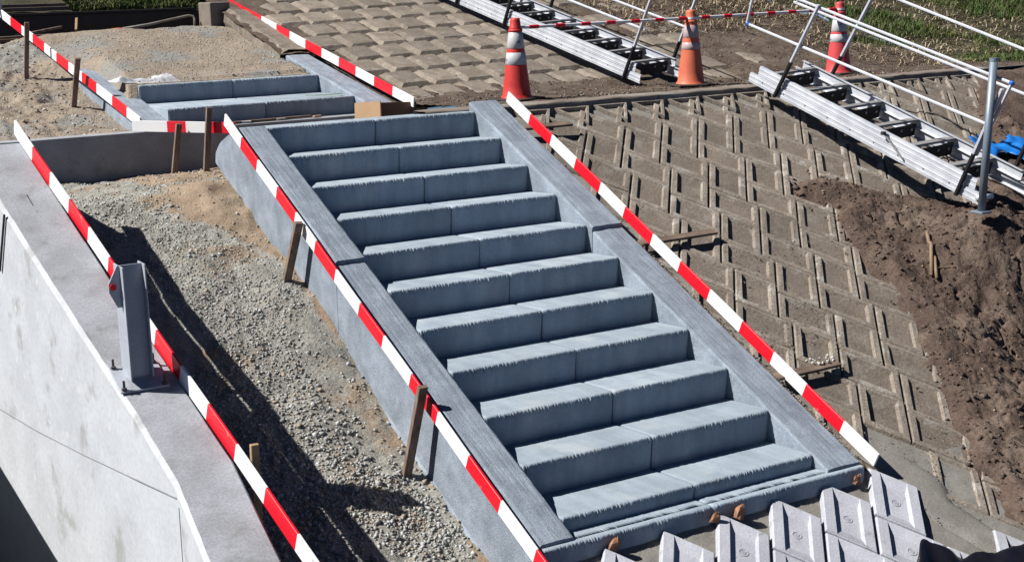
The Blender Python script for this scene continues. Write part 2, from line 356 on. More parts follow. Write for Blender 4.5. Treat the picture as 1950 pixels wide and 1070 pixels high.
GX = [(2.78, -.62), (2, -.62), (1, -.60), (.3, -.56), (-.2, -.70), (-.85, -.92), (-1.5, -1.16), (-2.17, -1.53), (-2.8, -1.88), (-3.47, -2.16), (-4.0, -2.38), (-5, -2.85), (-6.5, -3.5), (-8, -4.2)]
GX = np.array(GX[::-1])
def z_grav(x, y, fine=True):
    z = np.interp(y, GX[:, 0], GX[:, 1])
    tt = np.clip((-.27-x)/1.5, 0, 1)                          # 0 at the stringer, 1 at the wall
    z = z + tt*np.interp(y, [-4, -2.5, -1, 0, .6], [.02, .04, .02, -.05, 0])
    z = z+.10*np.exp(-(((x+.45)/.35)**2+((y-.35)/.5)**2))+.05*np.exp(-(((x+.05)/.5)**2+((y-1.6)/.6)**2))
    z = z+.05*fbm(x*2.2, y*2.2, 81)
    if fine: z = z+.022*fbm(x*11, y*11, 85, 4)
    return z
V, F = grid(-2.02, 1.2, 160, -7, 2.48, 420, z_grav)
_t = np.clip((1.2-V[:, 0])/3.22, 0, 1); V[:, 0] = 1.2-_t*(1.2-np.interp(V[:, 1], [-8, -5.5, -4.5, -3.7, -1.94, 1.3, 2.5], [-2.15, -1.92, -1.835, -1.80, -1.92, -2.12, -2.4])-.03)
V[:, 2] = z_grav(V[:, 0], V[:, 1])
nb = (V[:, 0][F[:, 0]], V[:, 1][F[:, 0]])
tanmask = (np.exp(-((nb[0]+.55)/.33)**2-((nb[1]-.15)/.9)**2)+.6*np.exp(-((nb[0]+.3)/.10)**2)+.25*fbm(nb[0]*3, nb[1]*3, 88) > .55)
topm = (nb[1] > 1.2) & (nb[0] > -.7)
gb = link('gravel_bed', raw_mesh('gravel_bed', V, F, [M['gravelbed'], M['tan']], (tanmask | topm).astype(int), smooth=True)); tag(gb, kind='structure')
V, F = grid(2.4, 45, 30, -7.3, 3.2, 30, lambda x, y: K*np.minimum(y, 0)-.32+.3*sstep(14, 20, x))
tag(link('deep_ground', raw_mesh('deep_ground', V, F, [M['mud']])), kind='structure')
# low ground under everything on the left
V, F = grid(-30, 2.3, 20, -30, 3, 20, lambda x, y: -4.2+0*x)
tag(link('lower_ground', raw_mesh('lower_ground', V, F, [M['mud']])), kind='structure')
V, F = grid(2.2, 40, 20, -40, -7.35, 20, lambda x, y: K*y-.17)
tag(link('lower_slope_ground', raw_mesh('lower_slope_ground', V, F, [M['mud']])), kind='structure')
V, F = grid(-30, -5.4, 12, 2.5, 10.6, 12, lambda x, y: -.2+.13*(y-2.6))
tag(link('side_ground', raw_mesh('side_ground', V, F, [M['sand']])), kind='structure')

# ------------------------------------------------------------------ concrete block slopes
def block_mesh(name, U, Vv, m_, inset=.068, depth=-.036, run=.014, th=.055, jit=0, seed=0, ring=.028, vrun=.06, logo=False, taper=.006, floor=None):
    """one slab: U, Vv edge vectors in the slope plane, recessed (depth<0) or raised (depth>0) centre"""
    rr = random.Random(seed)
    U = np.array(U, float); Vv = np.array(Vv, float); n = np.cross(Vv, U); n /= np.linalg.norm(n)
    if n[2] < 0: n = -n
    lu, lv = np.linalg.norm(U), np.linalg.norm(Vv)
    def ringp(iu, iv, z, j=0): return [(iu/lu+a*(1-2*iu/lu))*U+(iv/lv+b*(1-2*iv/lv))*Vv+z*n+n*rr.uniform(-j, j) for a, b in ((0, 0), (1, 0), (1, 1), (0, 1))]
    mb = MB(); g = .009
    rings = [ringp(g-taper, g-taper, -th), ringp(g, g, -.010), ringp(g+.008, g+.008, 0, jit)]
    rings += [ringp(inset, ring, .0005, jit), ringp(inset+run, ring+vrun, depth)]
    V = [p for q in rings for p in q]; F = []
    for k in range(len(rings)-1):
        for i in range(4): F.append((k*4+i, k*4+(i+1) % 4, (k+1)*4+(i+1) % 4, (k+1)*4+i))
    F.append(tuple((len(rings)-1)*4+i for i in range(4)))
    mb.add(V, F)
    if logo:
        c = U/2+Vv/2+n*(depth+.001); a = U/lu; b = Vv/lv-a*(Vv/lv@a); b /= np.linalg.norm(b)
        for k in range(14):
            t0, t1 = 2*math.pi*k/14, 2*math.pi*(k+1)/14
            q = [c+r*(math.cos(t)*a+math.sin(t)*b) for r, t in ((.034, t0), (.034, t1), (.026, t1), (.026, t0))]
            mb.add([*q, *[p+n*.0025 for p in q]], [(4, 5, 6, 7), (0, 1, 5, 4), (3, 7, 6, 2), (0, 4, 7, 3), (1, 2, 6, 5)])
        for k in range(3): mb.beam(c-.014*a+(k-1)*.012*b+n*.002, c+.014*a+((k-1)*.012+.004)*b+n*.002, .005, .006, n)
    mb.m[-1 if not logo else 20] = 0
    me = mb.mesh(name, m_ if not floor else [m_, floor])
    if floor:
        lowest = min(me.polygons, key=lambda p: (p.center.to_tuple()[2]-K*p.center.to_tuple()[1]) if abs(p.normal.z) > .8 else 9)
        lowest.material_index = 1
    return me
e1 = np.array((.4474, .0123, .0054)); e2 = np.array((-.0034, -.7152, -.3185)); O0 = np.array((3.9506, -.2333, -.2241))
Wb, Lb = .378, .494
Dv = (e1/Wb+e2/Lb)/2; Vd = (e2/Lb-e1/Wb)/2
fld = empty('block_slope', (2.4, -2, -.9)); tag(fld, kind='structure')
fld_inv = Matrix.Translation((-2.4, 2, .9))
def child_at(name, me, parent, p):
    o = link(name, me, parent); o.location = Vector(p)-parent.location; return o
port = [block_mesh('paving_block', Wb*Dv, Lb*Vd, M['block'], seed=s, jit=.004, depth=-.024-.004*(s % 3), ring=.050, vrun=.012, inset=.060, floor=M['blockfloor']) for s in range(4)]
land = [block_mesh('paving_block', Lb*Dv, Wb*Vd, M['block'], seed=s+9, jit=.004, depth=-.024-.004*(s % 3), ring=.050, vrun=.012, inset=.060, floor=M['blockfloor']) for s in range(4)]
nport = [block_mesh('new_block', (Wb-.006)*Dv, (Lb-.006)*Vd, M['newblock'], seed=3, depth=-.030, logo=True, th=.06, inset=.085, ring=.015, vrun=.085), ]
nland = [block_mesh('new_block', (Lb-.006)*Dv, (Wb-.006)*Vd, M['newblock'], seed=4, depth=-.030, logo=True, th=.06, inset=.085, ring=.015, vrun=.085), ]
NEWEDGE = np.array([(2.30, -4.50), (2.60, -4.50), (2.85, -4.70), (2.78, -4.95), (2.74, -5.1), (2.90, -5.45), (3.3, -6.2), (3.6, -8), (-1, -8), (-1, -4.46)])
ncount = 0
for i in range(-14, 16):
    for j in range(-6, 22):
        P = O0+i*e1+j*(e2-e1)
        for kind in (0, 1):
            p = P if kind == 0 else P+Lb*Vd
            U, Vv = (Wb*Dv, Lb*Vd) if kind == 0 else (Lb*Dv, Wb*Vd)
            c = p+U/2+Vv/2
            if c[1] > -.02 or c[0] < 2.46 or c[0] > 9.0 or c[1] < -6.3: continue
            corners = [p, p+U, p+Vv, p+U+Vv]
            if float(sdist(c[0], c[1], DIRT)) > .28 and min(float(sdist(q[0], q[1], DIRT)) for q in corners) > .12: continue
            if float(sdist(c[0], c[1], NEWEDGE)) > -.10: continue
            me = (port if kind == 0 else land)[random.randrange(4)]
            o = child_at('paving_block', me, fld, tuple(p+np.array((0, 0, random.uniform(-.004, .004)))))
            ncount += 1
fld['label'] = 'brown muddy slope of recessed concrete blocks right of the stair'
# new pale blocks at the foot of the stair
N0 = np.array((2.396, -4.600, 0)); N0[2] = K*N0[1]-.085
newf = empty('new_block_slope', (1.5, -5, -2.3)); tag(newf, kind='structure')
newf['label'] = 'pale new recessed concrete blocks laid below the foot of the stair'
for i in range(-6, 3):
    for j in range(0, 5):
        P = N0+i*e1+j*(e2-e1)
        for kind in (0, 1):
            p = P if kind == 0 else P+Lb*Vd
            U, Vv = (Wb*Dv, Lb*Vd) if kind == 0 else (Lb*Dv, Wb*Vd)
            c = p+U/2+Vv/2
            if i > 0 and j == 0: continue
            if c[1] > -4.62 or c[0] < -1.0 or c[1] < -6.6: continue
            if c[0] > 2.75+max(0, (-5.0-c[1]))*.55: continue
            child_at('new_block', (nport if kind == 0 else nland)[0], newf, tuple(p+np.array((0, 0, random.uniform(-.002, .002)))))
V, F = grid(-1.2, 3.5, 150, -7, -4.58, 110, lambda x, y: K*y-.140+.010*fbm(x*5, y*5, 15)+.006*fbm(x*25, y*25, 16))
mo = link('mortar_bed', raw_mesh('mortar_bed', V, F, [M['mortar']], smooth=True)); tag(mo, kind='structure')
# smooth strip of fresh mortar between the new and the old blocks
Ym = np.linspace(-4.40, -6.6, 60); V = []
for y in Ym:
    xl = np.interp(-y, [4.40, 4.7, 5.0, 5.3, 6.6], [2.42, 2.55, 2.48, 2.62, 3.3]); xr = np.interp(-y, [4.40, 4.55, 4.8, 5.0, 5.3, 6.6], [2.60, 2.80, 2.90, 2.80, 2.90, 3.6])
    for t in np.linspace(0, 1, 14):
        x = xl+(xr-xl)*t+.01*math.sin(y*23)*(t-.5)
        V.append((x, y, K*y-.108-.03*abs(2*t-1)**4+.004*float(fbm(np.array(x*7), np.array(y*7), 17))))
F = [(j*14+i, j*14+i+1, (j+1)*14+i+1, (j+1)*14+i) for j in range(59) for i in range(13)]
tag(link('fresh_mortar', raw_mesh('fresh_mortar', V, F, [M['mortar']], smooth=True)), kind='structure')

# upper field of raised blocks
ua = np.array((.440, .0424, .010)); ub = np.array((-.2006, -.5608, -.1321)); UO = np.array((2.461, 5.649, .7139))
uv = (2*ub+ua)/2
upf = empty('upper_block_slope', (4, 5, .55)); tag(upf, kind='structure'); upf['label'] = 'weathered slope of raised concrete blocks with muddy joints'
def raised(seed):
    rr = random.Random(seed); U = ua*.985; Vv = -uv*.97; n = np.array((0, -KU, 1)); n /= np.linalg.norm(n)
    mb = MB(); rings = []
    for (iu, iv, z, jt) in ((0, 0, -.05, .0), (.0, .0, .0, .004), (.062, .055, .045, .003), (.15, .13, .047, .002)):
        ring_ = []
        for a, b in ((0, 0), (.33, 0), (.67, 0), (1, 0), (1, .33), (1, .67), (1, 1), (.67, 1), (.33, 1), (0, 1), (0, .67), (0, .33)):
            lu, lv = .44, .54
            ring_.append((iu/lu+a*(1-2*iu/lu))*U+(iv/lv+b*(1-2*iv/lv))*Vv+n*(z+rr.uniform(-jt, jt))+U/lu*rr.uniform(-jt, jt)*1.5)
        rings.append(ring_)
    V = [p for q in rings for p in q]; F = []
    for k in range(3):
        for i in range(12): F.append((k*12+i, k*12+(i+1) % 12, (k+1)*12+(i+1) % 12, (k+1)*12+i))
    F.append(tuple(36+i for i in range(12))); mb.add(V, F)
    return mb.mesh('slope_block', M['ublock'])
rm = [raised(s) for s in range(6)]
nu = 0
cor = -.07*ua/.44                                             # measured point is the front-left corner of the raised top
for i in range(-22, 30):
    for j in range(-8, 10):
        P = UO+i*ua+j*ub+cor-np.array((0, .06, .06*KU))
        c = P+ua/2-uv/2
        if c[0] < 2.60 or c[0] > 8.3 or c[1] < 2.42 or c[1] > 8.0: continue
        if c[0] > 6.6 and random.random() < (c[0]-6.4)/2.4: continue
        o = child_at('slope_block', rm[random.randrange(6)], upf, tuple(P+np.array((0, 0, -.075+random.uniform(-.010, .006)))))
        nu += 1

# curb between berm and lower slope
cb = MB(); xs = np.linspace(1.58, 9.0, 120)
pr = [(.16, -.20), (.157, -.030), (.160, -.006), (.168, .002), (.18, .005), (.30, .006), (.40, .004), (.41, -.004), (.43, -.06)]
V = []
for k, x in enumerate(xs):
    for i, (y, z) in enumerate(pr):
        V.append((x, y+.006*math.sin(x*1.3)+.006*float(vn(np.array(x*9), np.array(i*3.), 91)), z+.005*float(vn(np.array(x*7), np.array(i*5.), 92))))
nP = len(pr); F = [(k*nP+i, (k+1)*nP+i, (k+1)*nP+i+1, k*nP+i+1) for k in range(len(xs)-1) for i in range(nP-1)]
tag(link('curb', raw_mesh('curb', V, F, [M['curb']], smooth=True)), kind='structure')
# dark slots of the cut blocks under the curb: triangular infill blocks
def tri_block():
    A = [np.array((-.205, 0, 0)), np.array((.205, 0, 0)), np.array((0, -.30, -.30*K))]; c = sum(A)/3; n = np.array((0, -K, 1))/math.hypot(1, K)
    mb = MB(); rings = [[p+(p-c)*.02-n*.05 for p in A], [p-n*.002 for p in A], [p+(c-p)*.03 for p in A], [p+(c-p)*.22 for p in A], [p+(c-p)*.30-n*.034 for p in A]]
    V = [p for q in rings for p in q]; F = [(k*3+i, k*3+(i+1) % 3, (k+1)*3+(i+1) % 3, (k+1)*3+i) for k in range(4) for i in range(3)]+[(12, 13, 14)]
    return mb.add(V, F).mesh('infill_block', M['block'])
tb_ = tri_block()
for k in range(-3, 12):
    P = O0+k*e1
    child_at('infill_block', tb_, fld, (float(P[0])+.09, .150, K*.150-.112))

# ------------------------------------------------------------------ stairs
def step_mesh(name, x0, x1, depth, seed, front=0.0, h=.25, m_=None, fall=.0685):
    """tread and riser of one precast block: x along the nosing, worn round edge"""
    n = int((x1-x0)/.0032)+1; xs = np.linspace(x0, x1, n)
    q = fall; hh = h
    pr = [(depth, -q*depth, 0), (depth*.6, -q*depth*.6, .05), (depth*.25, -q*depth*.25, .08), (.05, -q*.05, .12), (.022, -.0012, .25), (.012, -.0022, .6), (.005, -.005, .9), (.001, -.011, 1), (.0, -.020, 1), (.0005, -.032, .75), (.001, -.048, .32), (.0025, -.07, .04), (.010, -hh*.6, .03), (.018, -hh, 0)]
    V = np.zeros((n, len(pr), 3))
    for j, (dy, dz, a) in enumerate(pr):
        hi = 1.1*vn(xs*230, xs*0+j*.16, seed)+.7*vn(xs*100, xs*0+j*.12, seed+3)
        lo = vn(xs*9, xs*0+1, seed+5); edge = np.exp(-((xs-x0)/.012)**2)+np.exp(-((x1-xs)/.012)**2)
        V[:, j, 0] = xs; V[:, j, 1] = dy+front-a*.0046*hi*np.clip(.9+.5*lo,.35,1.5)+.0006*lo+.010*edge; V[:, j, 2] = dz-a*.0018*np.abs(hi)-.001*lo*a+.0006*vn(xs*14, xs*0+dy*20, seed+8)-.006*edge*(dz > -.05)
    m = len(pr); nn = n*m; V = V.reshape(-1, 3)
    i = np.arange(n-1)[:, None]*m+np.arange(m-1)[None]
    F = np.stack([i, i+1, i+m+1, i+m], -1).reshape(-1, 4)
    # end caps and back as a simple closed shape
    Vb = [(x0, depth, -h), (x1, depth, -h)]
    me = bpy.data.meshes.new(name)
    faces = [tuple(q) for q in F.tolist()]
    faces.append(tuple([k for k in range(m)]+[nn])); faces.append(tuple([(n-1)*m+k for k in range(m-1, -1, -1)]+[nn+1]))
    me.from_pydata(V.tolist()+Vb, [], faces); me.materials.append(m_ or M['step'])
    for p in me.polygons: p.use_smooth = True
    for p in me.polygons[-2:]: p.use_smooth = False
    for q in range(n-1):
        for j in range(3, 10): me.polygons[q*(m-1)+j].use_smooth = False
    me.update(); return me
g = .005
left_steps = [step_mesh('step_block', 0.0-.02, .992, T+.05, 100+s*11) for s in range(3)]
right_steps = [step_mesh('step_block', 1.0, 2.003, T+.05, 200+s*11) for s in range(3)]
stair = empty('concrete_staircase', (1.0, -2.2, -1.0))
tag(stair, 'long main flight of blue grey concrete steps between sloping stringers', 'staircase')
def put(me, parent, x, y, z, name='step_block'):
    o = link(name, me, parent); o.location = Vector((x, y, z))-parent.location; return o
for i in range(11):
    for S_, s in ((left_steps, 0), (right_steps, 1)):
        o = put(S_[(i+s) % 3], stair, random.uniform(-.002, .002), -i*T+random.uniform(-.003, .003), -i*H+random.uniform(-.0015, .0015))
for x0, x1, s in ((-.27, 1.0-g, 301), (1.0, 2.31, 311)):
    put(step_mesh('ledge_block', x0, x1, .195, s, h=.32, fall=.05), stair, 0, -10*T-.175, -2*1.0-.092, 'ledge_block')
def stringer_mesh(name, x0, x1, ya, yb, off, bottom, side, seed, kk=K, z0=0.0, y0=0.0, nose=0.0):
    """sloping kerb block: profile across x, run along y from ya (high) to yb (low)"""
    n = int(abs(yb-ya)/.02)+2; ys = np.linspace(ya, yb, n)
    pr = [(x0, -bottom), (x0, -bottom*.62), (x0+.003, -.02), (x0+.008, -.007), (x0+.02, -.001), (x0+(x1-x0)*.25, 0), (x0+(x1-x0)*.5, .001), (x0+(x1-x0)*.75, 0), (x1-.02, -.001), (x1-.008, -.007), (x1-.003, -.02), (x1, -.25), (x1, -bottom)]
    m = len(pr); V = np.zeros((n, m, 3))
    for j, (x, dz) in enumerate(pr):
        V[:, j, 0] = x+.0012*vn(ys*20, ys*0+j, seed); V[:, j, 1] = ys
        V[:, j, 2] = kk*(ys-y0)+z0+off+dz+(.0025*vn(ys*2, ys*0+j*5, seed+1)+.0015*vn(ys*30, ys*0+j*5, seed+2))*(abs(dz) < .01)
        if nose:
            V[:, j, 2] = np.minimum(V[:, j, 2], np.interp(ys, [-.03, 0, .08, .25, .45, .58, .62], [9, 0, -.02, -.085, -.16, -.26, -.40])+K*np.minimum(ys, 0)+.02)
    V = V.reshape(-1, 3); i = np.arange(n-1)[:, None]*m+np.arange(m-1)[None]
    F = [tuple(q) for q in np.stack([i, i+1, i+m+1, i+m], -1).reshape(-1, 4).tolist()]
    F.append(tuple(range(m-1, -1, -1))); F.append(tuple((n-1)*m+k for k in range(m)))
    me = bpy.data.meshes.new(name); me.from_pydata(V.tolist(), [], F); me.materials.append(M['stringer'])
    bm = bmesh.new(); bm.from_mesh(me); bmesh.ops.recalc_face_normals(bm, faces=bm.faces); bm.to_mesh(me); bm.free()
    me.update(); return me
for nm, x0, x1 in (('left', -.27, -.02), ('right', 2.0, 2.31)):
    a = stringer_mesh('stringer_block', x0, x1, .60 if nm == 'left' else .12, -1.865, .022, .62, 0, 401 if nm == 'left' else 411, nose=.34 if nm == 'left' else 0)
    b = stringer_mesh('stringer_block', x0, x1, -1.873, -4.625, -.012, .62, 0, 421 if nm == 'left' else 431)
    put(a, stair, 0, 0, 0, 'stringer_block'); put(b, stair, 0, 0, 0, 'stringer_block')
# base flare of the left stringer and the core under the steps
fl = MB().prism([(-.30, -1.88, K*-1.88-.66), (-.27, -1.88, K*-1.88-.60), (-.27, -1.88, K*-1.88-1.0), (-.30, -1.88, K*-1.88-1.0)], (0, 0, 0), (0, -2.74, -2.74*K))
fl.obj('stringer_footing', M['stringer'], stair).location = -stair.location
core = MB(); core.prism([(-.01, .45, -.08), (-.01, .45, -2.9), (-.01, -4.5, -2.9), (-.01, -4.5, K*-4.5-.26)], (0, 0, 0), (2.0, 0, 0))
core.obj('stair_core', M['step'], stair).location = -stair.location

up = empty('upper_staircase', (1, 3.2, 0)); tag(up, 'short upper flight of two deep concrete steps beside the sand', 'staircase')
for (y, z, s) in ((3.53, .17, 501), (2.60, -.01, 521)):
    put(step_mesh('step_block', -.03, 1.0-g, .98, s, fall=.02), up, 0, y, z); put(step_mesh('step_block', 1.0, 2.003, .98, s+7, fall=.02), up, 0, y, z)
put(stringer_mesh('stringer_block', -.31, -.0, 5.03, 2.56, .0, .55, 0, 541, kk=.1765, z0=.287, y0=5.03), up, 0, 0, 0, 'stringer_block')
put(stringer_mesh('stringer_block', 2.0, 2.30, 4.47, 1.9, .0, .55, 0, 551, kk=.194, z0=.345, y0=4.46), up, 0, 0, 0, 'stringer_block')

# landing slab and cross wall
MB().box((1.75, 1.4, -.36), (1.1, 1.95, .2)).obj('landing_slab', M['mortar'], bevel=.01)['kind'] = 'structure'
cw = MB().box((-.35, 2.49, -.62), (4.75, .18, .84)).obj('cross_wall', M['walltop'], bevel=.008, seg=2)
tag(cw, 'low grey concrete cross wall with its shaded face above the gravel', 'wall')

# ------------------------------------------------------------------ left retaining wall
lw = empty('retaining_wall', (-2.1, -2.8, -2)); tag(lw, 'pale concrete retaining wall with sloping top along the gravel', 'wall')
ys = [1.3, .6, 0, -1, -2, -3, -3.7, -3.95, -4.6, -5.4, -6.5, -8]
def ztop(y): return np.interp(y, [-8, 0, 1.3], [-8*.417+.035, .035, -.10])
def xin(y): return float(np.interp(y, [-8, -5.5, -4.5, -3.7, -1.94, 1.3], [-2.13, -1.90, -1.815, -1.775, -1.895, -2.09]))
def xout(y): return float(np.interp(y, [-8, -5.5, -4.4, -3.8, -3.2, -1.85, -.97, 1.3], [-2.5, -2.28, -2.197, -2.155, -2.185, -2.295, -2.36, -2.52]))
ysf = np.arange(1.3, -8, -.05); V = []; mi = []
for y in ysf:
    z = float(ztop(y)); a = xout(y); b = xin(y); j = .003*float(fbm(np.array(y*8), np.array(1.), 611)); j2 = .005*float(vn(np.array(y*16), np.array(3.), 612))
    V += [(a-.015, y, -4.3), (a-.0, y, z-.028+j2*.4), (a+.018+j2*.5, y, z-.006), (a+.026+j2*.5, y, z+j), (b-.012, y, z+j), (b, y, z-.012), (b, y, -4.3)]
m7 = 7; n = len(ysf); F = [(k*m7+i, k*m7+i+1, (k+1)*m7+i+1, (k+1)*m7+i) for k in range(n-1) for i in range(6)]
mi = [(0, 0, 0, 1, 1, 1)[i] for k in range(n-1) for i in range(6)]
F += [tuple(range(m7-1, -1, -1)), tuple((n-1)*m7+i for i in range(m7))]; mi += [0, 0]
me = raw_mesh('wall_body', [tuple(np.array(v)-np.array((-2.1, -2.8, -2))) for v in V], F, [M['wall'], M['walltop']], mi)
bm = bmesh.new(); bm.from_mesh(me); bmesh.ops.recalc_face_normals(bm, faces=bm.faces); bm.to_mesh(me); bm.free()
link('wall_body', me, lw)
# thin construction joints and the black rubber joint on the outer face
def on_wall(y, z): return (xout(y)-.0165*max(0, min(1, (float(ztop(y))-z)/3)), y, z)
jm = mat('joint_grey', (.30, .31, .32), (.25, .26, .27), 20, bump=0)  # darker grey of the thin joint strips
jj = MB()
P_ = [(-3.82, -1.62), (-3.0, -1.72), (-2.2, -1.80), (-1.2, -1.89), (.3, -1.99)]
jj.tube([on_wall(*a) for a in P_], .004, 6); jj.obj('wall_joint', jm, lw).location = -lw.location; jj = MB()
jj.beam(on_wall(-3.86, -1.66), on_wall(-3.84, -3.3), .006, .007, (0, 1, 0))
jj.obj('wall_joint', jm, lw).location = -lw.location
rj = MB().beam((xout(-.95)-.012, -.95, -.36), (xout(-.70)-.016, -.70, -.80), .012, .018, (0, 1, 0)); rj.obj('joint_filler', M['rubber'], lw).location = -lw.location
rb = MB().tube([(-2.14, -1.02, -.395), (-2.15, -.88, -.34), (-2.16, -.72, -.27)], .007, 6)
rb.obj('rebar_end', M['bolt'], lw, smooth=True).location = -lw.location
nwall = MB().prism([(-3.3, 6, -.40), (-3.3, -9, -3.25), (-3.3, -9, -4.3), (-3.3, 6, -4.3)], (0, 0, 0), (-.3, 0, 0)).obj('shadow_caster_wall', M['wall'])  # out of view, added to throw the dark wedge low on the retaining wall
tag(nwall, 'unseen concrete wall added at the left to cast shade on the retaining wall', 'wall')

# ------------------------------------------------------------------ gravel stones, tan sand, crumbs
def inside(n, x0, x1, y0, y1): return rng.uniform(x0, x1, n), rng.uniform(y0, y1, n)
x, y = inside(30000, -2.0, -.27, -5.4, 1.2)
tn = np.exp(-((x+.55)/.33)**2-((y-.15)/.9)**2)+.6*np.exp(-((x+.3)/.09)**2)+.25*fbm(x*3, y*3, 88)
keep = rng.uniform(0, 1, len(x)) > np.clip(tn*1.25+.9*sstep(.05, .3, fbm(x*2.1, y*2.1, 333)), 0, .92); x, y = x[keep], y[keep]
sz = rng.uniform(.005, .0145, len(x))*(1+.5*sstep(-1, -3.5, y))*(1+.7*(rng.uniform(0, 1, len(x)) > .94))
P = np.stack([x, y, z_grav(x, y)+sz*.05], -1)
gs = link('gravel', stones('gravel', P, sz, [M['st1'], M['st2'], M['st3'], M['st4']], [.5, .2, .15, .15])); tag(gs, 'crushed grey gravel between the wall and the stair', kind='stuff')
x, y = inside(700, -2.0, .6, .9, 2.4); sz = rng.uniform(.008, .017, len(x)); P = np.stack([x, y, z_grav(x, y)+sz*.2], -1)
tag(link('upper_gravel', stones('upper_gravel', P, sz, [M['st1'], M['st2'], M['st4']])), 'loose gravel in front of the cross wall', kind='stuff')
# pebbles on the sand
x, y = inside(5200, -3, 2.0, 2.7, 6.4); sz = rng.uniform(.004, .014, len(x))*(1+.8*(x < -.4)*(rng.uniform(0, 1, len(x)) > .8)); k = (x < -.3) | (y > 3.7); x, y, sz = x[k], y[k], sz[k]
tag(link('sand_pebbles', stones('sand_pebbles', np.stack([x, y, z_sand(x, y)+sz*.2], -1), sz, [M['st1'], M['st4'], M['st2']])), 'small pebbles scattered on the sand', kind='stuff')
# dirt clods
x, y = inside(9000, 3.1, 8.2, -6.2, .2); s = sdist(x, y, DIRT); k = (s > -.03) | ((s > -.22) & (rng.uniform(0, 1, len(x)) < .35*np.exp(s/.08))); x, y = x[k], y[k]; sz = rng.uniform(.006, .022, len(x))*(1+.8*(rng.uniform(0, 1, len(x)) > .93))
tag(link('dirt_clods', stones('dirt_clods', np.stack([x, y, np.maximum(z_dirt(x, y), K*y-.122)+sz*.1], -1), sz, [M['clod'], M['dirt']])), 'loose brown clods on the dug dirt', kind='stuff')
x, y = inside(420, 3.3, 8.0, -6.0, .1); s = sdist(x, y, DIRT); k = (s > .02); x, y = x[k], y[k]; sz = rng.uniform(.005, .014, len(x))
tag(link('dirt_pebbles', stones('dirt_pebbles', np.stack([x, y, z_dirt(x, y)+sz*.4], -1), sz, [M['st4'], M['quartz']], [.8, .2])), 'pale pebbles in the dark dirt', kind='stuff')
# mortar crumbs along the right stringer and on the blocks
x = 2.33+np.abs(rng.normal(0, .035, 2600)); y = rng.uniform(-4.5, .1, 2600); sz = rng.uniform(.005, .014, len(x))
P = np.stack([x, y, K*y-.115+.02*rng.uniform(0, 1, len(x))], -1)
tag(link('mortar_crumbs', stones('mortar_crumbs', P, sz, [M['st4'], M['tan'], M['mortar']])), 'rough mortar crumbs beside the right stringer', kind='stuff')
V, F = grid(2.29, 2.47, 22, -4.58, .16, 420, lambda x, y: K*y-.105-.05*sstep(2.36, 2.47, x)+.02*fbm(x*22, y*22, 93)+.012*fbm(x*60, y*60, 94))
tag(link('mortar_fillet', raw_mesh('mortar_fillet', V, F, [M['tan']], smooth=True)), kind='structure')
x = rng.uniform(2.45, 4.3, 3000); y = rng.uniform(-5.6, -2.2, 3000); s = fbm(x*2.2, y*2.2, 97)
k = s > .08; x, y = x[k], y[k]; sz = rng.uniform(.003, .009, len(x))
tag(link('block_grit', stones('block_grit', np.stack([x, y, K*y-.118+sz*.3], -1), sz, [M['mortar'], M['st4'], M['block']])), 'grit and mortar specks on the lower slope blocks', kind='stuff')
# berm and upper slope mud clods
x, y = inside(5200, 2.4, 10.4, .45, 6.5); k = (y < 2.7) | (x > 6) | (rng.uniform(0, 1, len(x)) < .35); x, y = x[k], y[k]; sz = rng.uniform(.005, .02, len(x))
zz = np.where(y < 3, z_right(x, y), z_up(x, y))
tag(link('mud_clods', stones('mud_clods', np.stack([x, y, zz+sz*.2], -1), sz, [M['mud'], M['clod'], M['block']])), 'mud clods on the berm and between the upper blocks', kind='stuff')

# ------------------------------------------------------------------ striped boards
def board(name, p, q, segs, label, ht=.105, th=.016, first='w', group=None):
    """segs: distances from p where the colour changes; face stays upright"""
    p = np.array(p, float); q = np.array(q, float); L = np.linalg.norm(q-p); d = (q-p)/L
    x = np.cross(d, (0, 0, 1)); x /= np.linalg.norm(x); z = np.cross(x, d)
    cuts = [0]+[s for s in segs if s < L]+[L]; mb = MB(); c = 0 if first == 'w' else 1
    V = []; F = []; mi = []
    # one tube with rings at each colour change, p and q lie on the top edge
    sub = []
    for a, b in zip(cuts[:-1], cuts[1:]):
        k = max(1, int((b-a)/.1)); sub += [(a+(b-a)*i/k, c) for i in range(k)]; c = 1-c
    sub.append((L, 1-c))
    for s_, _ in sub:
        o = p+d*s_; wv = .0025*math.sin(s_*3.1)
        for (dx, dz) in ((-th/2, 0), (th/2, 0), (th/2, -ht), (-th/2, -ht)): V.append(o+x*(dx+wv)+z*dz)
    for k in range(len(sub)-1):
        for i in range(4): F.append((k*4+i, k*4+(i+1) % 4, (k+1)*4+(i+1) % 4, (k+1)*4+i)); mi.append(sub[k][1])
    F += [(3, 2, 1, 0), tuple((len(sub)-1)*4+i for i in range(4))]; mi += [sub[0][1], sub[-2][1]]
    base = p.copy()
    me = raw_mesh(name, [v-base for v in V], F, [M['white'], M['red']], mi)
    bm = bmesh.new(); bm.from_mesh(me); bmesh.ops.recalc_face_normals(bm, faces=bm.faces); bm.to_mesh(me); bm.free()
    o = link(name, me, None, tuple(base)); tag(o, label, 'board', group)
    b = o.modifiers.new('bevel', 'BEVEL'); b.width = .0015; b.limit_method = 'ANGLE'
    return o
G = 'red and white striped guard boards'
sl_ = 1.096
bl = [.365, .699, 1.082, 1.426, 1.791, 2.143, 2.530, 2.889, 3.284, 3.654, 4.05, 4.439, 4.83, 5.2]
board('warning_board', (-.312, .145, .129), (-.312, -5.35, -2.375), [s*sl_ for s in bl], 'red and white board running down the left stringer of the main flight', group=G)
br = np.cumsum([.390, .356, .380, .376, .356, .388, .362, .369, .384, .361, .352, .385])
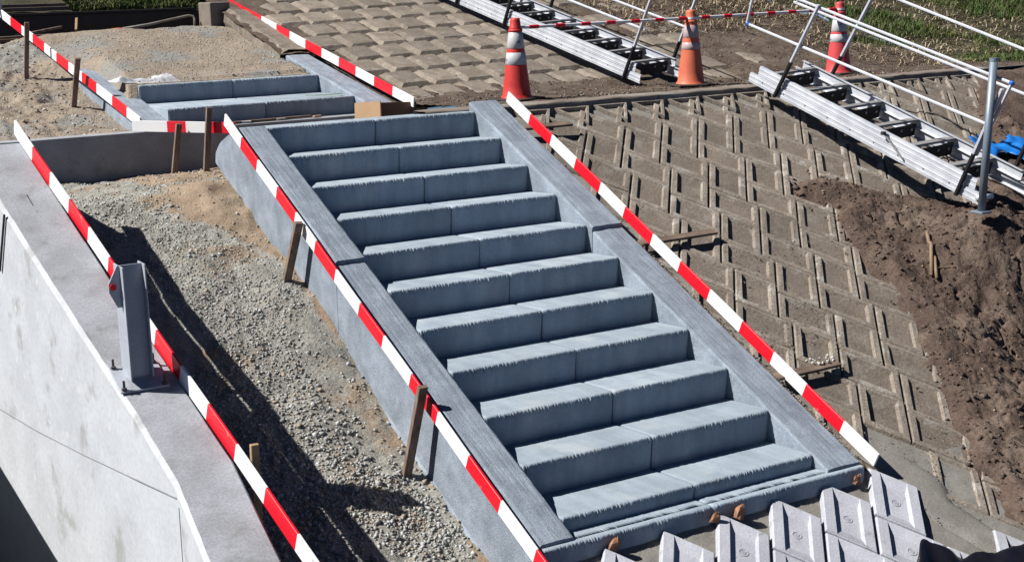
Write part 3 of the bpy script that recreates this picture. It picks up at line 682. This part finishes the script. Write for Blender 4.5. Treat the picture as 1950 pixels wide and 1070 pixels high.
board('warning_board', (2.42, .098, .143), (2.42, -4.68, -2.033), [s*sl_ for s in br], 'red and white board down the right side of the main flight', group=G)
W0 = np.array((-1.985, -.290, .031)); Wd = np.array((.06474, -.92106, -.384))
board('warning_board', W0-Wd*.45, W0+Wd*2.12, [.45, .855, 1.26, 1.665, 2.07, 2.475], 'upper red and white board on the edge of the pale retaining wall', group=G, ht=.12)
board('warning_board', W0+Wd*2.10+np.array((-.018, 0, 0)), W0+Wd*6.6, [.42, .825, 1.23, 1.635, 2.04, 2.445, 2.85, 3.255, 3.66, 4.05], 'lower red and white board past the steel post on the retaining wall', group=G, ht=.12)
a = np.array((-.641, 7.0, .952)); b = np.array((-.37, 2.395, -.059))
board('warning_board', a, b, [.457, .895, 1.311, 1.74, 2.176, 2.592, 3.021, 3.471, 3.94, 4.364], 'red and white board sloping past the upper left stringer to the cross wall', group=G)
a = np.array((2.3, 7.182, 1.003)); b = np.array((2.3, 1.797, -.003))
board('warning_board', a, b, [(7.182-y)*1.0173 for y in (6.45, 5.921, 5.433, 5.012, 4.541, 4.082, 3.617, 3.166, 2.706, 2.264)][1:], 'red and white board along the edge of the upper block slope', first='r', group=G)
a = np.array((-.454, 2.40, -.082)); b = np.array((.25, 1.50, -.085))
board('warning_board', a, b, [.40, .61, .845], 'short level red and white board nailed across two stakes', group=G)

# ------------------------------------------------------------------ stakes, planks and chips
def stake(p, q, wd, label, m_='wood', parent=None):
    p = np.array(p, float); q = np.array(q, float)
    mb = MB().beam(p, q, wd, wd*.62, (0, 1, .1))
    o = mb.obj('wooden_stake', M[m_], None, bevel=.003); o.location = (0, 0, 0)
    # put the origin at the base
    for v in o.data.vertices: v.co -= Vector(p)
    o.location = p
    return tag(o, label, 'stake', 'wooden stakes holding the boards')
stake((-.80, 5.25, .10), (-.75, 5.14, .82), .05, 'tall wooden stake standing in the sand at the far left')
stake((-.565, 4.25, -.20), (-.555, 3.85, .463), .055, 'wooden stake against the upper left stringer')
stake((-.245, 1.95, -.72), (-.155, 1.90, -.100), .055, 'brown stake holding the level board, left one of the pair')
stake((-.02, 1.68, -.76), (.07, 1.66, .055), .055, 'taller stake with a pale top holding the level board', 'wood')
stake((-.40, -1.17, -1.14), (-.36, -1.44, -.57), .062, 'short weathered stake against the upper block of the left stringer')
stake((-.41, -3.16, -2.10), (-.365, -3.39, -1.38), .062, 'brown stake halfway down the lower left stringer')
stake((-1.70, -3.83, -2.1), (-1.70, -3.87, -1.375), .05, 'pale stake end showing behind the lower retaining wall board', 'palewood')
stake((-1.86, -2.0, -1.6), (-1.86, -2.02, -.70), .05, 'pale stake end just behind the steel post', 'palewood')
stake((-1.96, .05, -1.0), (-1.96, .03, .075), .045, 'stake stub behind the top end of the retaining wall board')
G2 = 'planks poking out under the right board'
for (x0, x1, y, dz, yaw, lab) in ((2.36, 2.86, -.235, .0, -.04, 'brown plank under the top end of the right board'), (2.36, 3.14, -2.03, .0, .0, 'longest brown plank poking out under the middle of the right board'), (2.36, 2.97, -3.70, .0, .0, 'dark plank with white pebbles on it under the right board')):
    p = np.array((x0, y, K*y-.060)); q = np.array((x1, y+yaw, K*y-.052))
    o = MB().beam(p, q, .085, .022, (0, -.25, 1)).obj('plank', M['plank'], bevel=.003); tag(o, lab, 'plank', G2)
    for v in o.data.vertices: v.co -= Vector(p)
    o.location = p
px = rng.uniform(2.72, 2.98, 26); py = rng.uniform(-3.70, -3.60, 26)
tag(link('white_pebbles', stones('white_pebbles', np.stack([px, py, K*-3.70-.038+.012*rng.uniform(0, 1, 26)+(py+3.7)*.2], -1), rng.uniform(.009, .018, 26), [M['quartz']])), 'white pebbles heaped on the dark plank', kind='stuff')
G3 = 'broken wood wedges at the foot of the stair'
for k, (x, y, sc, rz, lab) in enumerate(((.215, -4.70, 1.0, .3, 'chipped wood wedge near the left end of the bottom ledge'), (.985, -4.70, .9, -.2, 'small reddish wood wedge left of the middle pair'), (1.175, -4.71, 1.2, .5, 'largest splintered wood wedge below the bottom ledge joint'), (2.20, -4.70, .8, 0, 'narrow wood wedge at the right end of the bottom ledge'))):
    rr = random.Random(k*7+2); mb = MB(); V = []
    for z, w_ in ((-.02, .050), (.02, .046), (.045, .034), (.062, .014)):
        for t in range(6):
            an = t*math.pi/3+rr.uniform(-.3, .3); V.append((w_*sc*math.cos(an)*rr.uniform(.7, 1.1), w_*.6*sc*math.sin(an)*rr.uniform(.6, 1.1), z*sc+rr.uniform(-.008, .008)))
    F = [(i*6+t, i*6+(t+1) % 6, (i+1)*6+(t+1) % 6, (i+1)*6+t) for i in range(3) for t in range(6)]+[(5, 4, 3, 2, 1, 0), (18, 19, 20, 21, 22, 23)]
    o = mb.add(V, F).obj('wood_wedge', M['chipwood']); o.location = (x, y, K*y-.075); o.rotation_euler = (.25, .2, rz); tag(o, lab, 'wood wedge', G3)

# ------------------------------------------------------------------ steel post on the wall
by, bz = -2.87, float(ztop(-2.87)); bx = -2.05
pt = empty('steel_post', (bx, by, bz)); tag(pt, 'grey painted steel post with bolted base plate on the retaining wall', 'steel post')
def pobj(mb, name, m_, bevel=.0015): return mb.obj(name, M[m_], pt, bevel=bevel)
ax = ((1, 0, 0), (0, 1/math.hypot(1, .417), .417/math.hypot(1, .417)), (0, -.417/math.hypot(1, .417), 1/math.hypot(1, .417)))
pobj(MB().box((0, 0, .012), (.30, .27, .012), ax), 'base_plate', 'steel')
pobj(MB().box((-.072, -.01, .37), (.009, .19, .70)), 'flange', 'steel'); pobj(MB().box((.072, 0, .37), (.008, .14, .70)), 'flange', 'steel')
pobj(MB().box((0, -.012, .37), (.136, .008, .70)), 'web', 'steel')
pobj(MB().prism([(-.076, -.05, .72), (-.076, -.05, .47), (-.105, -.05, .47), (-.150, -.05, .57), (-.150, -.05, .62), (-.09, -.05, .73)], (0, 0, 0), (0, .012, 0)), 'bracket', 'steel')
pin = pobj(MB().lathe([(.001, 0), (.020, 0), (.020, .008), (.001, .009)], 16), 'pin', 'red', 0)
pin.rotation_euler = (R(90), 0, 0); pin.location = (-.125, -.052, .60)
for (dx, dy) in ((-.125, .10), (-.125, -.11), (.125, .10), (.125, -.11)):
    z = .417*dy+.018
    bo = MB().lathe([(.016, 0), (.016, .014), (.011, .016), (.008, .018), (.008, .060), (.0, .062)], 8, (dx, dy, z)); pobj(bo, 'bolt', 'bolt', 0)

# ------------------------------------------------------------------ traffic cones and bar
def cone(loc, h, mb_, bands, label, rz=.35):
    e = empty('traffic_cone', loc, rz); tag(e, label, 'traffic cone', 'traffic cones on the berm')
    def rad(z): return .148+(.050-.148)*((z-.035)/(h-.035))
    MB().box((0, 0, .014), (.42, .42, .028)).obj('base', M['conebase'], e, bevel=.012, seg=2)
    prof = [(.165, .028), (.158, .04)]+[(rad(z), z) for z in np.linspace(.06, h-.10, 8)]+[(rad(h-.09), h-.09), (.058, h-.085), (.050, h-.02), (.046, h), (.030, h+.002)]
    MB().lathe(prof, 32).obj('cone_body', M[mb_], e, smooth=True)
    for (z0, z1, m_) in bands:
        MB().lathe([(rad(z)+(.0035 if 0 < k < 4 else .0005), z) for k, z in enumerate((z0, z0+.002, (z0+z1)/2, z1-.002, z1))], 32).obj('reflective_band', M[m_], e, smooth=True)
    MB().lathe([(rad(h-.13)+.001, h-.135), (rad(h-.13)+.007, h-.130), (rad(h-.12)+.007, h-.115), (rad(h-.11)+.001, h-.108)], 28).obj('collar_ring', M[mb_], e, smooth=True)
    return e
c1 = (3.13, 1.13, -.045); c2 = (5.43, 1.22, -.045); c3 = (7.70, 1.30, -.05)
cone(c1, .82, 'cone1', [(.36, .48, 'band1'), (.52, .68, 'band1')], 'bright red traffic cone with scuffed white bands nearest the stair')
cone(c2, .82, 'cone2', [(.40, .475, 'band2'), (.525, .66, 'band2')], 'faded orange traffic cone with dull pink bands between the two ladders', rz=-.3)
cone(c3, .84, 'cone3', [(.38, .47, 'band1'), (.50, .64, 'band1')], 'pinkish red traffic cone behind the right ladder handrail', rz=.1)
bar = empty('cone_bar', (4.3, 1.2, .7)); tag(bar, 'red and white ringed plastic bars linking the traffic cones', 'barrier bar')
def cbar(p, q, n):
    p = np.array(p); q = np.array(q); d = q-p; L = np.linalg.norm(d); d /= L; mb = MB()
    pit = L/n; P_ = [p]; R_ = [.016]
    for k in range(n):
        s = (k+.62)*pit
        for ds, r_ in ((-.060, .016), (-.058, .0195), (.058, .0195), (.060, .016)): P_.append(p+d*(s+ds)); R_.append(r_)
    P_.append(q); R_.append(.016); mb.tube(P_, R_, 12, 0)
    for k in range(n):
        for j in range(3):
            for i in range(12): mb.m[(1+4*k+j)*12+i] = 1
    o = mb.obj('bar', [M['white'], M['red']], bar, smooth=False); o.location = -bar.location
    o = MB().lathe([(.05, -.012), (.064, -.012), (.064, .012), (.05, .012)], 20, q, 0).obj('end_ring', M['white'], bar); o.location = -bar.location
cbar((c1[0]+.02, c1[1], c1[2]+.725), (c2[0], c2[1], c2[2]+.735), 7)
cbar((c2[0], c2[1], c2[2]+.735), (c3[0], c3[1], c3[2]+.76), 7)

# ------------------------------------------------------------------ aluminium stair ladders with handrails
def ladder(name, top, end, wv, treads, posts, sgn, mid, topr, label, tmin, back=.03, capt=None, rails=None):
    top = np.array(top, float); end = np.array(end, float); d = end-top; L = np.linalg.norm(d); d /= L
    wv = np.array(wv, float); x = wv/np.linalg.norm(wv); W = np.linalg.norm(wv); n = np.cross(x, d); n /= np.linalg.norm(n)
    if n[2] < 0: n = -n
    e = empty(name, end); tag(e, label, 'stair ladder', 'aluminium stair ladders lying on the slopes')
    def at(t, h, s=0.0): return top+d*t+n*h+x*s
    def ob(mb, nm, m_, bevel=0, smooth=False):
        o = mb.obj(nm, M[m_] if isinstance(m_, str) else m_, e, bevel=bevel, smooth=smooth); o.location = -e.location; return o
    for side, s0, sg in (('a', 0, 1), ('b', W, -1)):
        for (h0, h1, t0, t1, o_) in ((0, .098, tmin, L, 0.0), (.104, .20, tmin+.10, L-.12, .014)):
            mb = MB(); hm = (h0+h1)/2; hh = h1-h0; zb = back if side == 'b' else 0
            pf = [(0, h0), (.030, h0), (.030, h0+.005), (.004, h0+.007), (.004, h1-.007), (.030, h1-.005), (.030, h1), (0, h1), (-.001, hm+.026), (-.006, hm+.024), (-.006, hm+.014), (-.001, hm+.012), (-.001, hm-.018), (-.005, hm-.020), (-.005, hm-.028), (-.001, hm-.030)]
            mb.prism([at(t0, h_+zb, s0+sg*(o_+px_)) for px_, h_ in pf], (0, 0, 0), d*(t1-t0))
            ob(mb, 'stringer', 'alu')
        mb = MB()
        for k in range(int(L/.31)):
            t = .2+k*.31
            if t > tmin: mb.beam(at(t, .05, s0-sg*.001), at(t, .062, s0-sg*.001), .008, .012, d)
        ob(mb, 'rail_slots', 'plate')['kind'] = 'stuff'
    for t in treads:
        mb = MB(); zb = back
        ob(MB().beam(at(t, .165, .02), at(t, .165+back, W-.02), .125, .024, (0, 0, 1)), 'tread', 'aludark', .003)
        p0, p1 = at(t+sgn*.050, .085, W*.30), at(t+sgn*.050, .085+back, W-.04)
        ob(MB().beam(p0, p1, .008, .125, n), 'tread_plate', 'plate')
        for s in (.62, .84): c = at(t+sgn*.062, .10+back*.7, W*s); ob(MB().beam(c-d*.004, c+d*.004, .022, .022, n), 'tread_bolt', 'quartz')
    for (t, side, lean) in posts:
        s0, sg, zb = (0, 1, 0) if side == 'a' else (W, -1, back)
        o_ = -.022*sg; tt = mid[1]+zb if False else 0
        hT = topr[side]
        p = at(t, 0+zb, s0+o_); q = at(t+lean*hT, hT, s0+o_); u = (q-p)/np.linalg.norm(q-p)
        ob(MB().beam(p-u*.01, p+u*.42, .040, .028, d), 'post_sleeve', 'rubber', .003)
        ob(MB().beam(p+u*.40, q, .036, .026, d), 'handrail_post', 'alu', .003)
        mb = MB(); mb.box(p+u*.03, (.03, .03, .03), (x, d, n)); ob(mb, 'post_foot', 'plate')
    for (side, t0, t1, h0, h1, cap0, cap1) in rails:
        s0, sg, zb = (0, 1, 0) if side == 'a' else (W, -1, back); s_ = s0-.045*sg*0
        p, q = at(t0, h0, s0), at(t1, h1, s0)
        mb = MB(); mb.beam(p, q, .026, .026, n)
        ob(mb, 'handrail', 'alu', .006)
        for c, pp in ((cap0, p), (cap1, q)):
            if c: ob(MB().box(pp, (.038, .045, .038), (x, d, n)), 'corner_cap', 'blue', .010)
    return e, at, ob
lt = [.30+.465*k for k in range(6)]
e, at, ob = ladder('stair_ladder', (5.3, .1, .07), (5.5, -2.8, -.89), (.62, 0, 0), [.25+.465*k for k in range(6)],
    [(.42, 'a', .27), (.42, 'b', .27), (2.80, 'a', .12), (2.80, 'b', .12)], 1, None, {'a': 1.05, 'b': 1.22},
    'aluminium stair ladder with tall handrails floating over the block slope at the right', 0, rails=[
    ('a', -.20, 2.98, .98, 1.12, 0, 1), ('a', -.18, 2.90, .55, .70, 1, 0), ('b', -.25, 4.2, 1.17, 1.27, 0, 0), ('b', -.25, 4.2, .74, .93, 0, 0)])
for s, hs in ((0, (.98, .55)), (.62, (1.17, .74))):
    ob(MB().beam(at(-.20, hs[0], s), at(-.20, hs[1], s), .024, .026, (1, 0, 0)), 'handrail_end', 'alu', .004)
ob(MB().beam(at(2.98, 1.12, 0), at(2.86, .40, 0), .024, .026, (1, 0, 0)), 'handrail_end', 'alu', .004)
# folding stay and foot of the ladder
ob(MB().beam(at(1.86, .19, -.02), at(2.14, .05, -.02), .010, .022, (1, 0, 0)), 'stay_arm', 'aludark', .002)
ob(MB().lathe([(.0, 0), (.026, 0), (.026, .03), (.0, .03)], 12, at(1.86, .18, -.03)), 'stay_knob', 'plate')
ob(MB().tube([at(3.02, .06, -.02), at(3.02, .06, .16)], .028, 12), 'foot_tube', 'alu', smooth=True)
td = np.array((-.067, 1, .2355)); q0 = np.array((5.3, 2.0, -.055)); tp = q0+td*6.2
LL = float(np.linalg.norm(td*6.2)); s1 = LL/6.2
ladder('stair_ladder', tp, q0, (.60, 0, 0), [LL-.28-.465*k for k in range(11)],
    [(LL-.26*s1, 'a', .30), (LL-.26*s1, 'b', .30), (LL-2.75, 'a', .30), (LL-2.75, 'b', .30), (LL-3.9, 'a', .30)], 1, None, {'a': 1.05, 'b': 1.05},
    'aluminium stair ladder lying on the upper block slope behind the red cone', 0, rails=[
    ('a', 0, LL+.1, 1.02, 1.02, 0, 0), ('a', 0, LL-.02, .62, .62, 0, 0), ('b', 0, LL+.1, 1.02, 1.02, 0, 0), ('b', 0, LL-.02, .62, .62, 0, 0)])

# galvanised tube standing at the ladder foot
tb = empty('galvanised_tube', (5.36, -2.93, -.92)); tag(tb, 'upright blue grey galvanised tube at the foot of the right ladder', 'pipe')
MB().tube([(0, 0, 0), (.07, 0, 1.31)], .034, 16).obj('tube', M['galv'], tb, smooth=True)
MB().lathe([(.036, 0), (.036, .03), (.027, .03), (.027, -.02)], 16, (.07, 0, 1.30)).obj('tube_rim', M['galv'], tb)
MB().box((0, 0, .012), (.13, .13, .018)).obj('foot_plate', M['galv'], tb, bevel=.003)

# blue tarpaulin
V, F = grid(7.0, 8.6, 46, -2.0, -1.2, 30, lambda x, y: z_dirt(x, y)*0+K*y+.03+.07*fbm(x*3.2, y*3.2, 301, 4)+.07*np.abs(fbm(x*6, y*6, 302, 3)))
cut = fbm(V[:, 0][F[:, 0]]*2, V[:, 1][F[:, 0]]*2, 305)+sstep(.6, .2, np.hypot((V[:, 0][F[:, 0]]-7.75)/1.0, (V[:, 1][F[:, 0]]+1.66)/.62)) > .28
o = link('tarpaulin', raw_mesh('tarpaulin', V, F[cut], [M['tarp']], smooth=True)); tag(o, 'crumpled bright blue tarpaulin on the dirt behind the right ladder', 'tarpaulin')
o.modifiers.new('thick', 'SOLIDIFY').thickness = .004

# cardboard, sack, strap, planks on the cross wall
cbx = empty('cardboard_box', (2.0, 1.9, -.25)); tag(cbx, 'open brown cardboard box wedged between the stair flights', 'cardboard box')
MB().prism([(1.76, 2.10, -.28), (1.77, 2.11, -.045), (1.875, 1.72, -.010), (1.86, 1.70, -.28)], (0, 0, 0), (.010, .003, 0)).obj('pale_flap', M['card'], cbx).location = -cbx.location
MB().prism([(1.965, 1.90, -.26), (1.965, 1.90, -.040), (2.36, 1.88, -.055), (2.36, 1.88, -.26)], (0, 0, 0), (0, -.01, 0)).obj('front_panel', M['carddark'], cbx).location = -cbx.location
MB().prism([(1.93, 1.95, -.26), (1.93, 1.95, -.045), (1.93, 2.2, -.045), (1.93, 2.2, -.26)], (0, 0, 0), (.01, 0, 0)).obj('side_panel', M['carddark'], cbx).location = -cbx.location
MB().box((2.42, 1.95, -.18), (.12, .2, .14)).obj('concrete_offcut', M['curb'], bevel=.008); tag(bpy.data.objects['concrete_offcut'], 'small grey concrete offcut beside the cardboard box', 'concrete piece')
V, F = grid(-.22, .52, 60, 3.72, 4.02, 26, lambda x, y: .17+.06*sstep(0, .10, np.minimum(np.minimum(x+.22, .52-x), np.minimum(y-3.72, 4.02-y)*1.3))*(1+.8*fbm(x*5, y*9, 401, 3))+.012*fbm(x*18, y*18, 402))
V[:, 0] += .03*fbm(V[:, 1]*6, V[:, 0]*2, 409); V[:, 2] += .03*sstep(.1, -.2, V[:, 0])
o = link('cement_sack', raw_mesh('cement_sack', V, F, [M['cloth']], smooth=True)); tag(o, 'crumpled white sack on the sand behind the upper steps', 'sack'); o.modifiers.new('thick', 'SOLIDIFY').thickness = .004
st_ = MB(); pts = [(1.52, 2.78, .01), (1.60, 2.70, .012), (1.72, 2.66, .01), (1.86, 2.68, .014), (1.90, 2.74, .01)]
for a_, b_ in zip(pts[:-1], pts[1:]): st_.beam(a_, b_, .035, .006, (0, 0, 1))
tag(st_.obj('green_strap', M['strap']), 'short pale green strap lying on the second upper step', 'strap')
for (x0, y0, x1, y1, wd, m_, lab) in ((-.40, 2.52, .45, 2.50, .07, 'plank', 'brown plank on top of the cross wall'), (.30, 2.46, 1.45, 2.50, .05, 'plank', 'thin long batten on the right part of the cross wall')):
    z = -.188; o = MB().beam((x0, y0, z), (x1, y1, z+.006), wd, .022, (0, 0, 1)).obj('plank', M[m_], bevel=.002); tag(o, lab, 'plank', 'planks on the cross wall')
for k, (x, y, m_) in enumerate(((.72, 2.45, 'wall'), (1.1, 2.47, 'quartz'), (1.5, 2.46, 'card'))):
    o = MB().box((0, 0, 0), (.10, .035, .02)).obj('rubble_piece', M[m_], bevel=.004); o.location = (x, y, -.185); o.rotation_euler = (0, 0, .3*k-.3)
    tag(o, ('pale mortar scrap on the cross wall top', 'white stone scrap on the cross wall top', 'tan wood scrap on the cross wall top')[k], 'scrap')

# black plastic sheet at the lower right edge
def zf(x, y): return K*y-.03+.16*np.exp(-((x-2.08)/.16)**2-((y+5.52)/.12)**2)+.05*np.abs(fbm(x*4, y*4, 501, 4))
V, F = grid(1.78, 3.6, 80, -6.4, -5.52, 50, zf)
V[:, 1] += .10*np.exp(-((V[:, 0]-2.08)/.10)**2)+.04*vn(V[:, 0]*5, V[:, 0]*0, 503)
V[:, 2] = V[:, 2]
o = link('plastic_sheet', raw_mesh('plastic_sheet', V, F, [M['film']], smooth=True)); tag(o, 'crumpled black plastic sheet on the new pale blocks', 'plastic sheet'); o.modifiers.new('thick', 'SOLIDIFY').thickness = .005

# ------------------------------------------------------------------ trench, planks and bank behind the sand
bank = MB(); bank.box((-1.6, 7.36, .50), (7.2, .10, .70)); o = bank.obj('trench_wall', M['plate'], bevel=.01); tag(o, kind='structure')  # near-black colour stands in for the deep shade inside the trench
tag(MB().box((-1.6, 7.30, .865), (7.0, .06, .030)).obj('trench_rail', M['plate'], bevel=.003), 'dark rail along the top of the trench', 'rail')
V, F = grid(-9, 3.4, 140, 7.42, 10.6, 60, lambda x, y: .86+.32*(y-7.42)+.04*fbm(x*3, y*3, 601))
tag(link('bank_ground', raw_mesh('bank_ground', V, F, [M['turf']], smooth=True)), kind='structure')
cbk = MB().box((1.93, 6.62, .72), (.30, .30, .46), ((.97, .2, 0), (-.2, .97, 0), (0, 0, 1))).obj('concrete_block', M['curb'], bevel=.02, seg=2)
tag(cbk, 'rounded old concrete block at the top corner of the sand', 'concrete block')
for k, (p, q, wd, m_, lab) in enumerate((((-1.4, 6.62, .60), (.45, 6.72, .63), .09, 'plank', 'long brown plank lying in the trench'), ((-1.5, 6.85, .56), (.9, 6.75, .60), .07, 'plank', 'second brown plank behind the front one in the trench'), ((-.5, 6.9, .62), (.1, 7.1, .70), .04, 'wood', 'short tilted lath in the trench'), ((.20, 6.8, .66), (.27, 7.0, .80), .03, 'palewood', 'small pale lath standing up in the trench'))):
    o = MB().beam(p, q, wd, .03, (0, 0, 1)).obj('plank', M[m_], bevel=.003); tag(o, lab, 'plank', 'timber in the trench')
for k, (z, yy, lab) in enumerate(((.925, 7.46, 'dark timber beam on the bank behind the first board'), (.965, 7.62, 'upper dark timber beam on the bank at the far left'))):
    o = MB().beam((-3, yy, z), (.30, yy, z), .09, .05, (0, 0, 1)).obj('timber_beam', M['plank'], bevel=.004); tag(o, lab, 'beam', 'timber on the bank')
bp = MB().tube([(.75, 6.70, .66), (1.1, 6.72, .70), (1.45, 6.74, .76), (1.62, 6.74, .79), (1.68, 6.72, .78), (1.69, 6.70, .74), (1.665, 6.66, .64)], .016, 10).obj('bent_pipe', M['curb'], smooth=True)
tag(bp, 'bent dusty pipe lying across the trench', 'pipe')
tag(MB().tube([(.6, 6.70, .645), (.7, 6.70, .655), (.8, 6.70, .65)], .02, 8).obj('orange_cap', M['cone2'], smooth=True), 'orange plastic scrap at the end of the bent pipe', 'plastic piece')
o = MB().box((-.93, 7.0, 1.02), (.62, .04, .12)).obj('white_panel', M['cloth'], bevel=.01); tag(o, 'white panel edge in the top left corner above the first board', 'panel')

# ------------------------------------------------------------------ sticks, roots, straw and grass
def stick(pts, r, label=None):
    o = MB().tube(pts, r, 6).obj('dead_stick', M['twig'], smooth=True)
    if label: tag(o, label, 'stick', 'dead sticks on the dirt')
    return o
def zd(x, y): return float(z_dirt(np.array(x), np.array(y)))
stick([(5.08, -2.58, zd(5.08, -2.58)+.05), (4.98, -2.70, zd(4.98, -2.70)+.02), (4.90, -2.80, zd(4.90, -2.80)+.02), (4.72, -2.98, zd(4.72, -2.98)+.02)], .016, 'thick pale stick lying in the middle of the dug dirt')
stick([(4.86, -2.88, zd(4.86, -2.88)+.02), (4.73, -3.03, zd(4.73, -3.03)+.03)], .014, 'short broken stick beside the thick pale one')
rr = random.Random(5); mb = MB()
for k in range(46):
    x = rr.uniform(3.6, 7.5); y = rr.uniform(-5.2, -.3)
    if float(sdist(x, y, DIRT)) < .12: continue
    an = rr.uniform(0, 6.28); L_ = rr.uniform(.05, .22); pts = []
    for i in range(4): xx = x+L_*i/3*math.cos(an+.3*math.sin(i*2+k)); yy = y+L_*i/3*math.sin(an+.3*math.sin(i*2+k)); pts.append((xx, yy, zd(xx, yy)+.006+.01*math.sin(i)))
    mb.tube(pts, rr.uniform(.002, .005), 5)
o = mb.obj('root_bits', M['twig']); tag(o, 'thin roots and twigs scattered over the dirt', kind='stuff')
def zr(x, y): return np.where(y < 2.6, z_right(x, y), z_up(x, y))
def zall(x, y):
    return np.where(x > 10.5, zr(x, y)+.05*fbm(x*2, y*2, 4), np.where(y < .3, z_dirt(x, y), zr(x, y)))
def blades(name, x, y, h, wd, mats, lean=.5, curl=.35, lay=0.0, label=''):
    n = len(x); z = zall(x, y); an = rng.uniform(0, 6.283, n); ln = rng.uniform(.1, 1, n)*lean
    dx = np.cos(an); dy = np.sin(an); wx = -dy*wd/2; wy = dx*wd/2
    up = np.sqrt(np.clip(1-ln**2, .02, 1))*(1-lay)+lay*.12
    P0 = np.stack([x, y, z-.01], -1)
    w_ = np.stack([wx, wy, 0*wx], -1)
    m1 = P0+np.stack([dx*ln*h*.5, dy*ln*h*.5, up*h*.6], -1)
    m2 = P0+np.stack([dx*(ln*h+curl*h), dy*(ln*h+curl*h), up*h*(1-.35*curl)], -1)
    V = np.stack([P0-w_, P0+w_, m1+w_*.8, m1-w_*.8, m2], 1).reshape(-1, 3)
    b = 5*np.arange(n)[:, None]
    F = np.concatenate([b+np.array([0, 1, 2]), b+np.array([0, 2, 3]), b+np.array([3, 2, 4])], 0)
    mi = rng.integers(0, len(mats), n); mi = np.concatenate([mi, mi, mi])
    return tag(link(name, raw_mesh(name, V, F, mats, mi)), label, kind='stuff')
def gmask(x, y): return fbm(x*.8, y*.8, 701, 3)
n = 90000; x = rng.uniform(9.2, 17.5, n); y = rng.uniform(-.3, 8.5, n)
# grass lies beyond a line running from (10,4.6) to (10.2,1.2) and on to the right edge
lim = np.interp(y, [-.3, .6, 1.3, 2.4, 3.4, 5, 8.5], [13.2, 11.6, 10.7, 10.2, 9.9, 10.6, 11.5])
gm = gmask(x, y); k = (x > lim+.5*gm) & (gm+.25*fbm(x*3, y*3, 5) > .02); xg, yg = x[k], y[k]
blades('grass', xg, yg, rng.uniform(.05, .15, len(xg)), .011, [M['grass'], M['grass'], M['grassdry']], .6, .4, label='patchy green grass on the bank at the upper right')
n = 26000; x = rng.uniform(8.6, 17, n); y = rng.uniform(-.6, 8.5, n); lim2 = np.interp(y, [-.6, .6, 1.3, 2.4, 3.4, 5, 8.5], [12.6, 11.2, 10.2, 9.5, 9.0, 8.7, 8.2])
k = (x > lim2) & (gmask(x, y)+.4*fbm(x*3, y*3, 5) < .12); xs_, ys_ = x[k], y[k]
blades('straw', xs_, ys_, rng.uniform(.08, .40, len(xs_))*rng.uniform(.5, 1.2, len(xs_)), .012, [M['straw'], M['straw'], M['grassdry']], .9, .8, .75, label='dry straw and dead stalks between the dirt and the grass')
x = rng.uniform(7.2, 10.2, 2600); y = rng.uniform(4.3, 8.0, 2600)
blades('dead_stalks', x, y, rng.uniform(.1, .34, 2600), .012, [M['straw'], M['twig'], M['straw']], .9, .8, .6, label='tangled dead stalks above the upper block slope')
n = 16000; x = rng.uniform(.35, 3.2, n); y = rng.uniform(7.44, 8.6, n)
zb = .86+.32*(y-7.42)+.04*fbm(x*3, y*3, 601)
_z = zall; zall = lambda a, b: zb
blades('bank_grass', x, y, rng.uniform(.05, .14, n), .012, [M['grass'], M['grassdry'], M['grass']], .6, .4, label='green grass on the bank above the trench')
zall = _z
print('blocks', ncount, nu, 'tris', sum(len(o.data.polygons) for o in bpy.data.objects if o.type == 'MESH'))
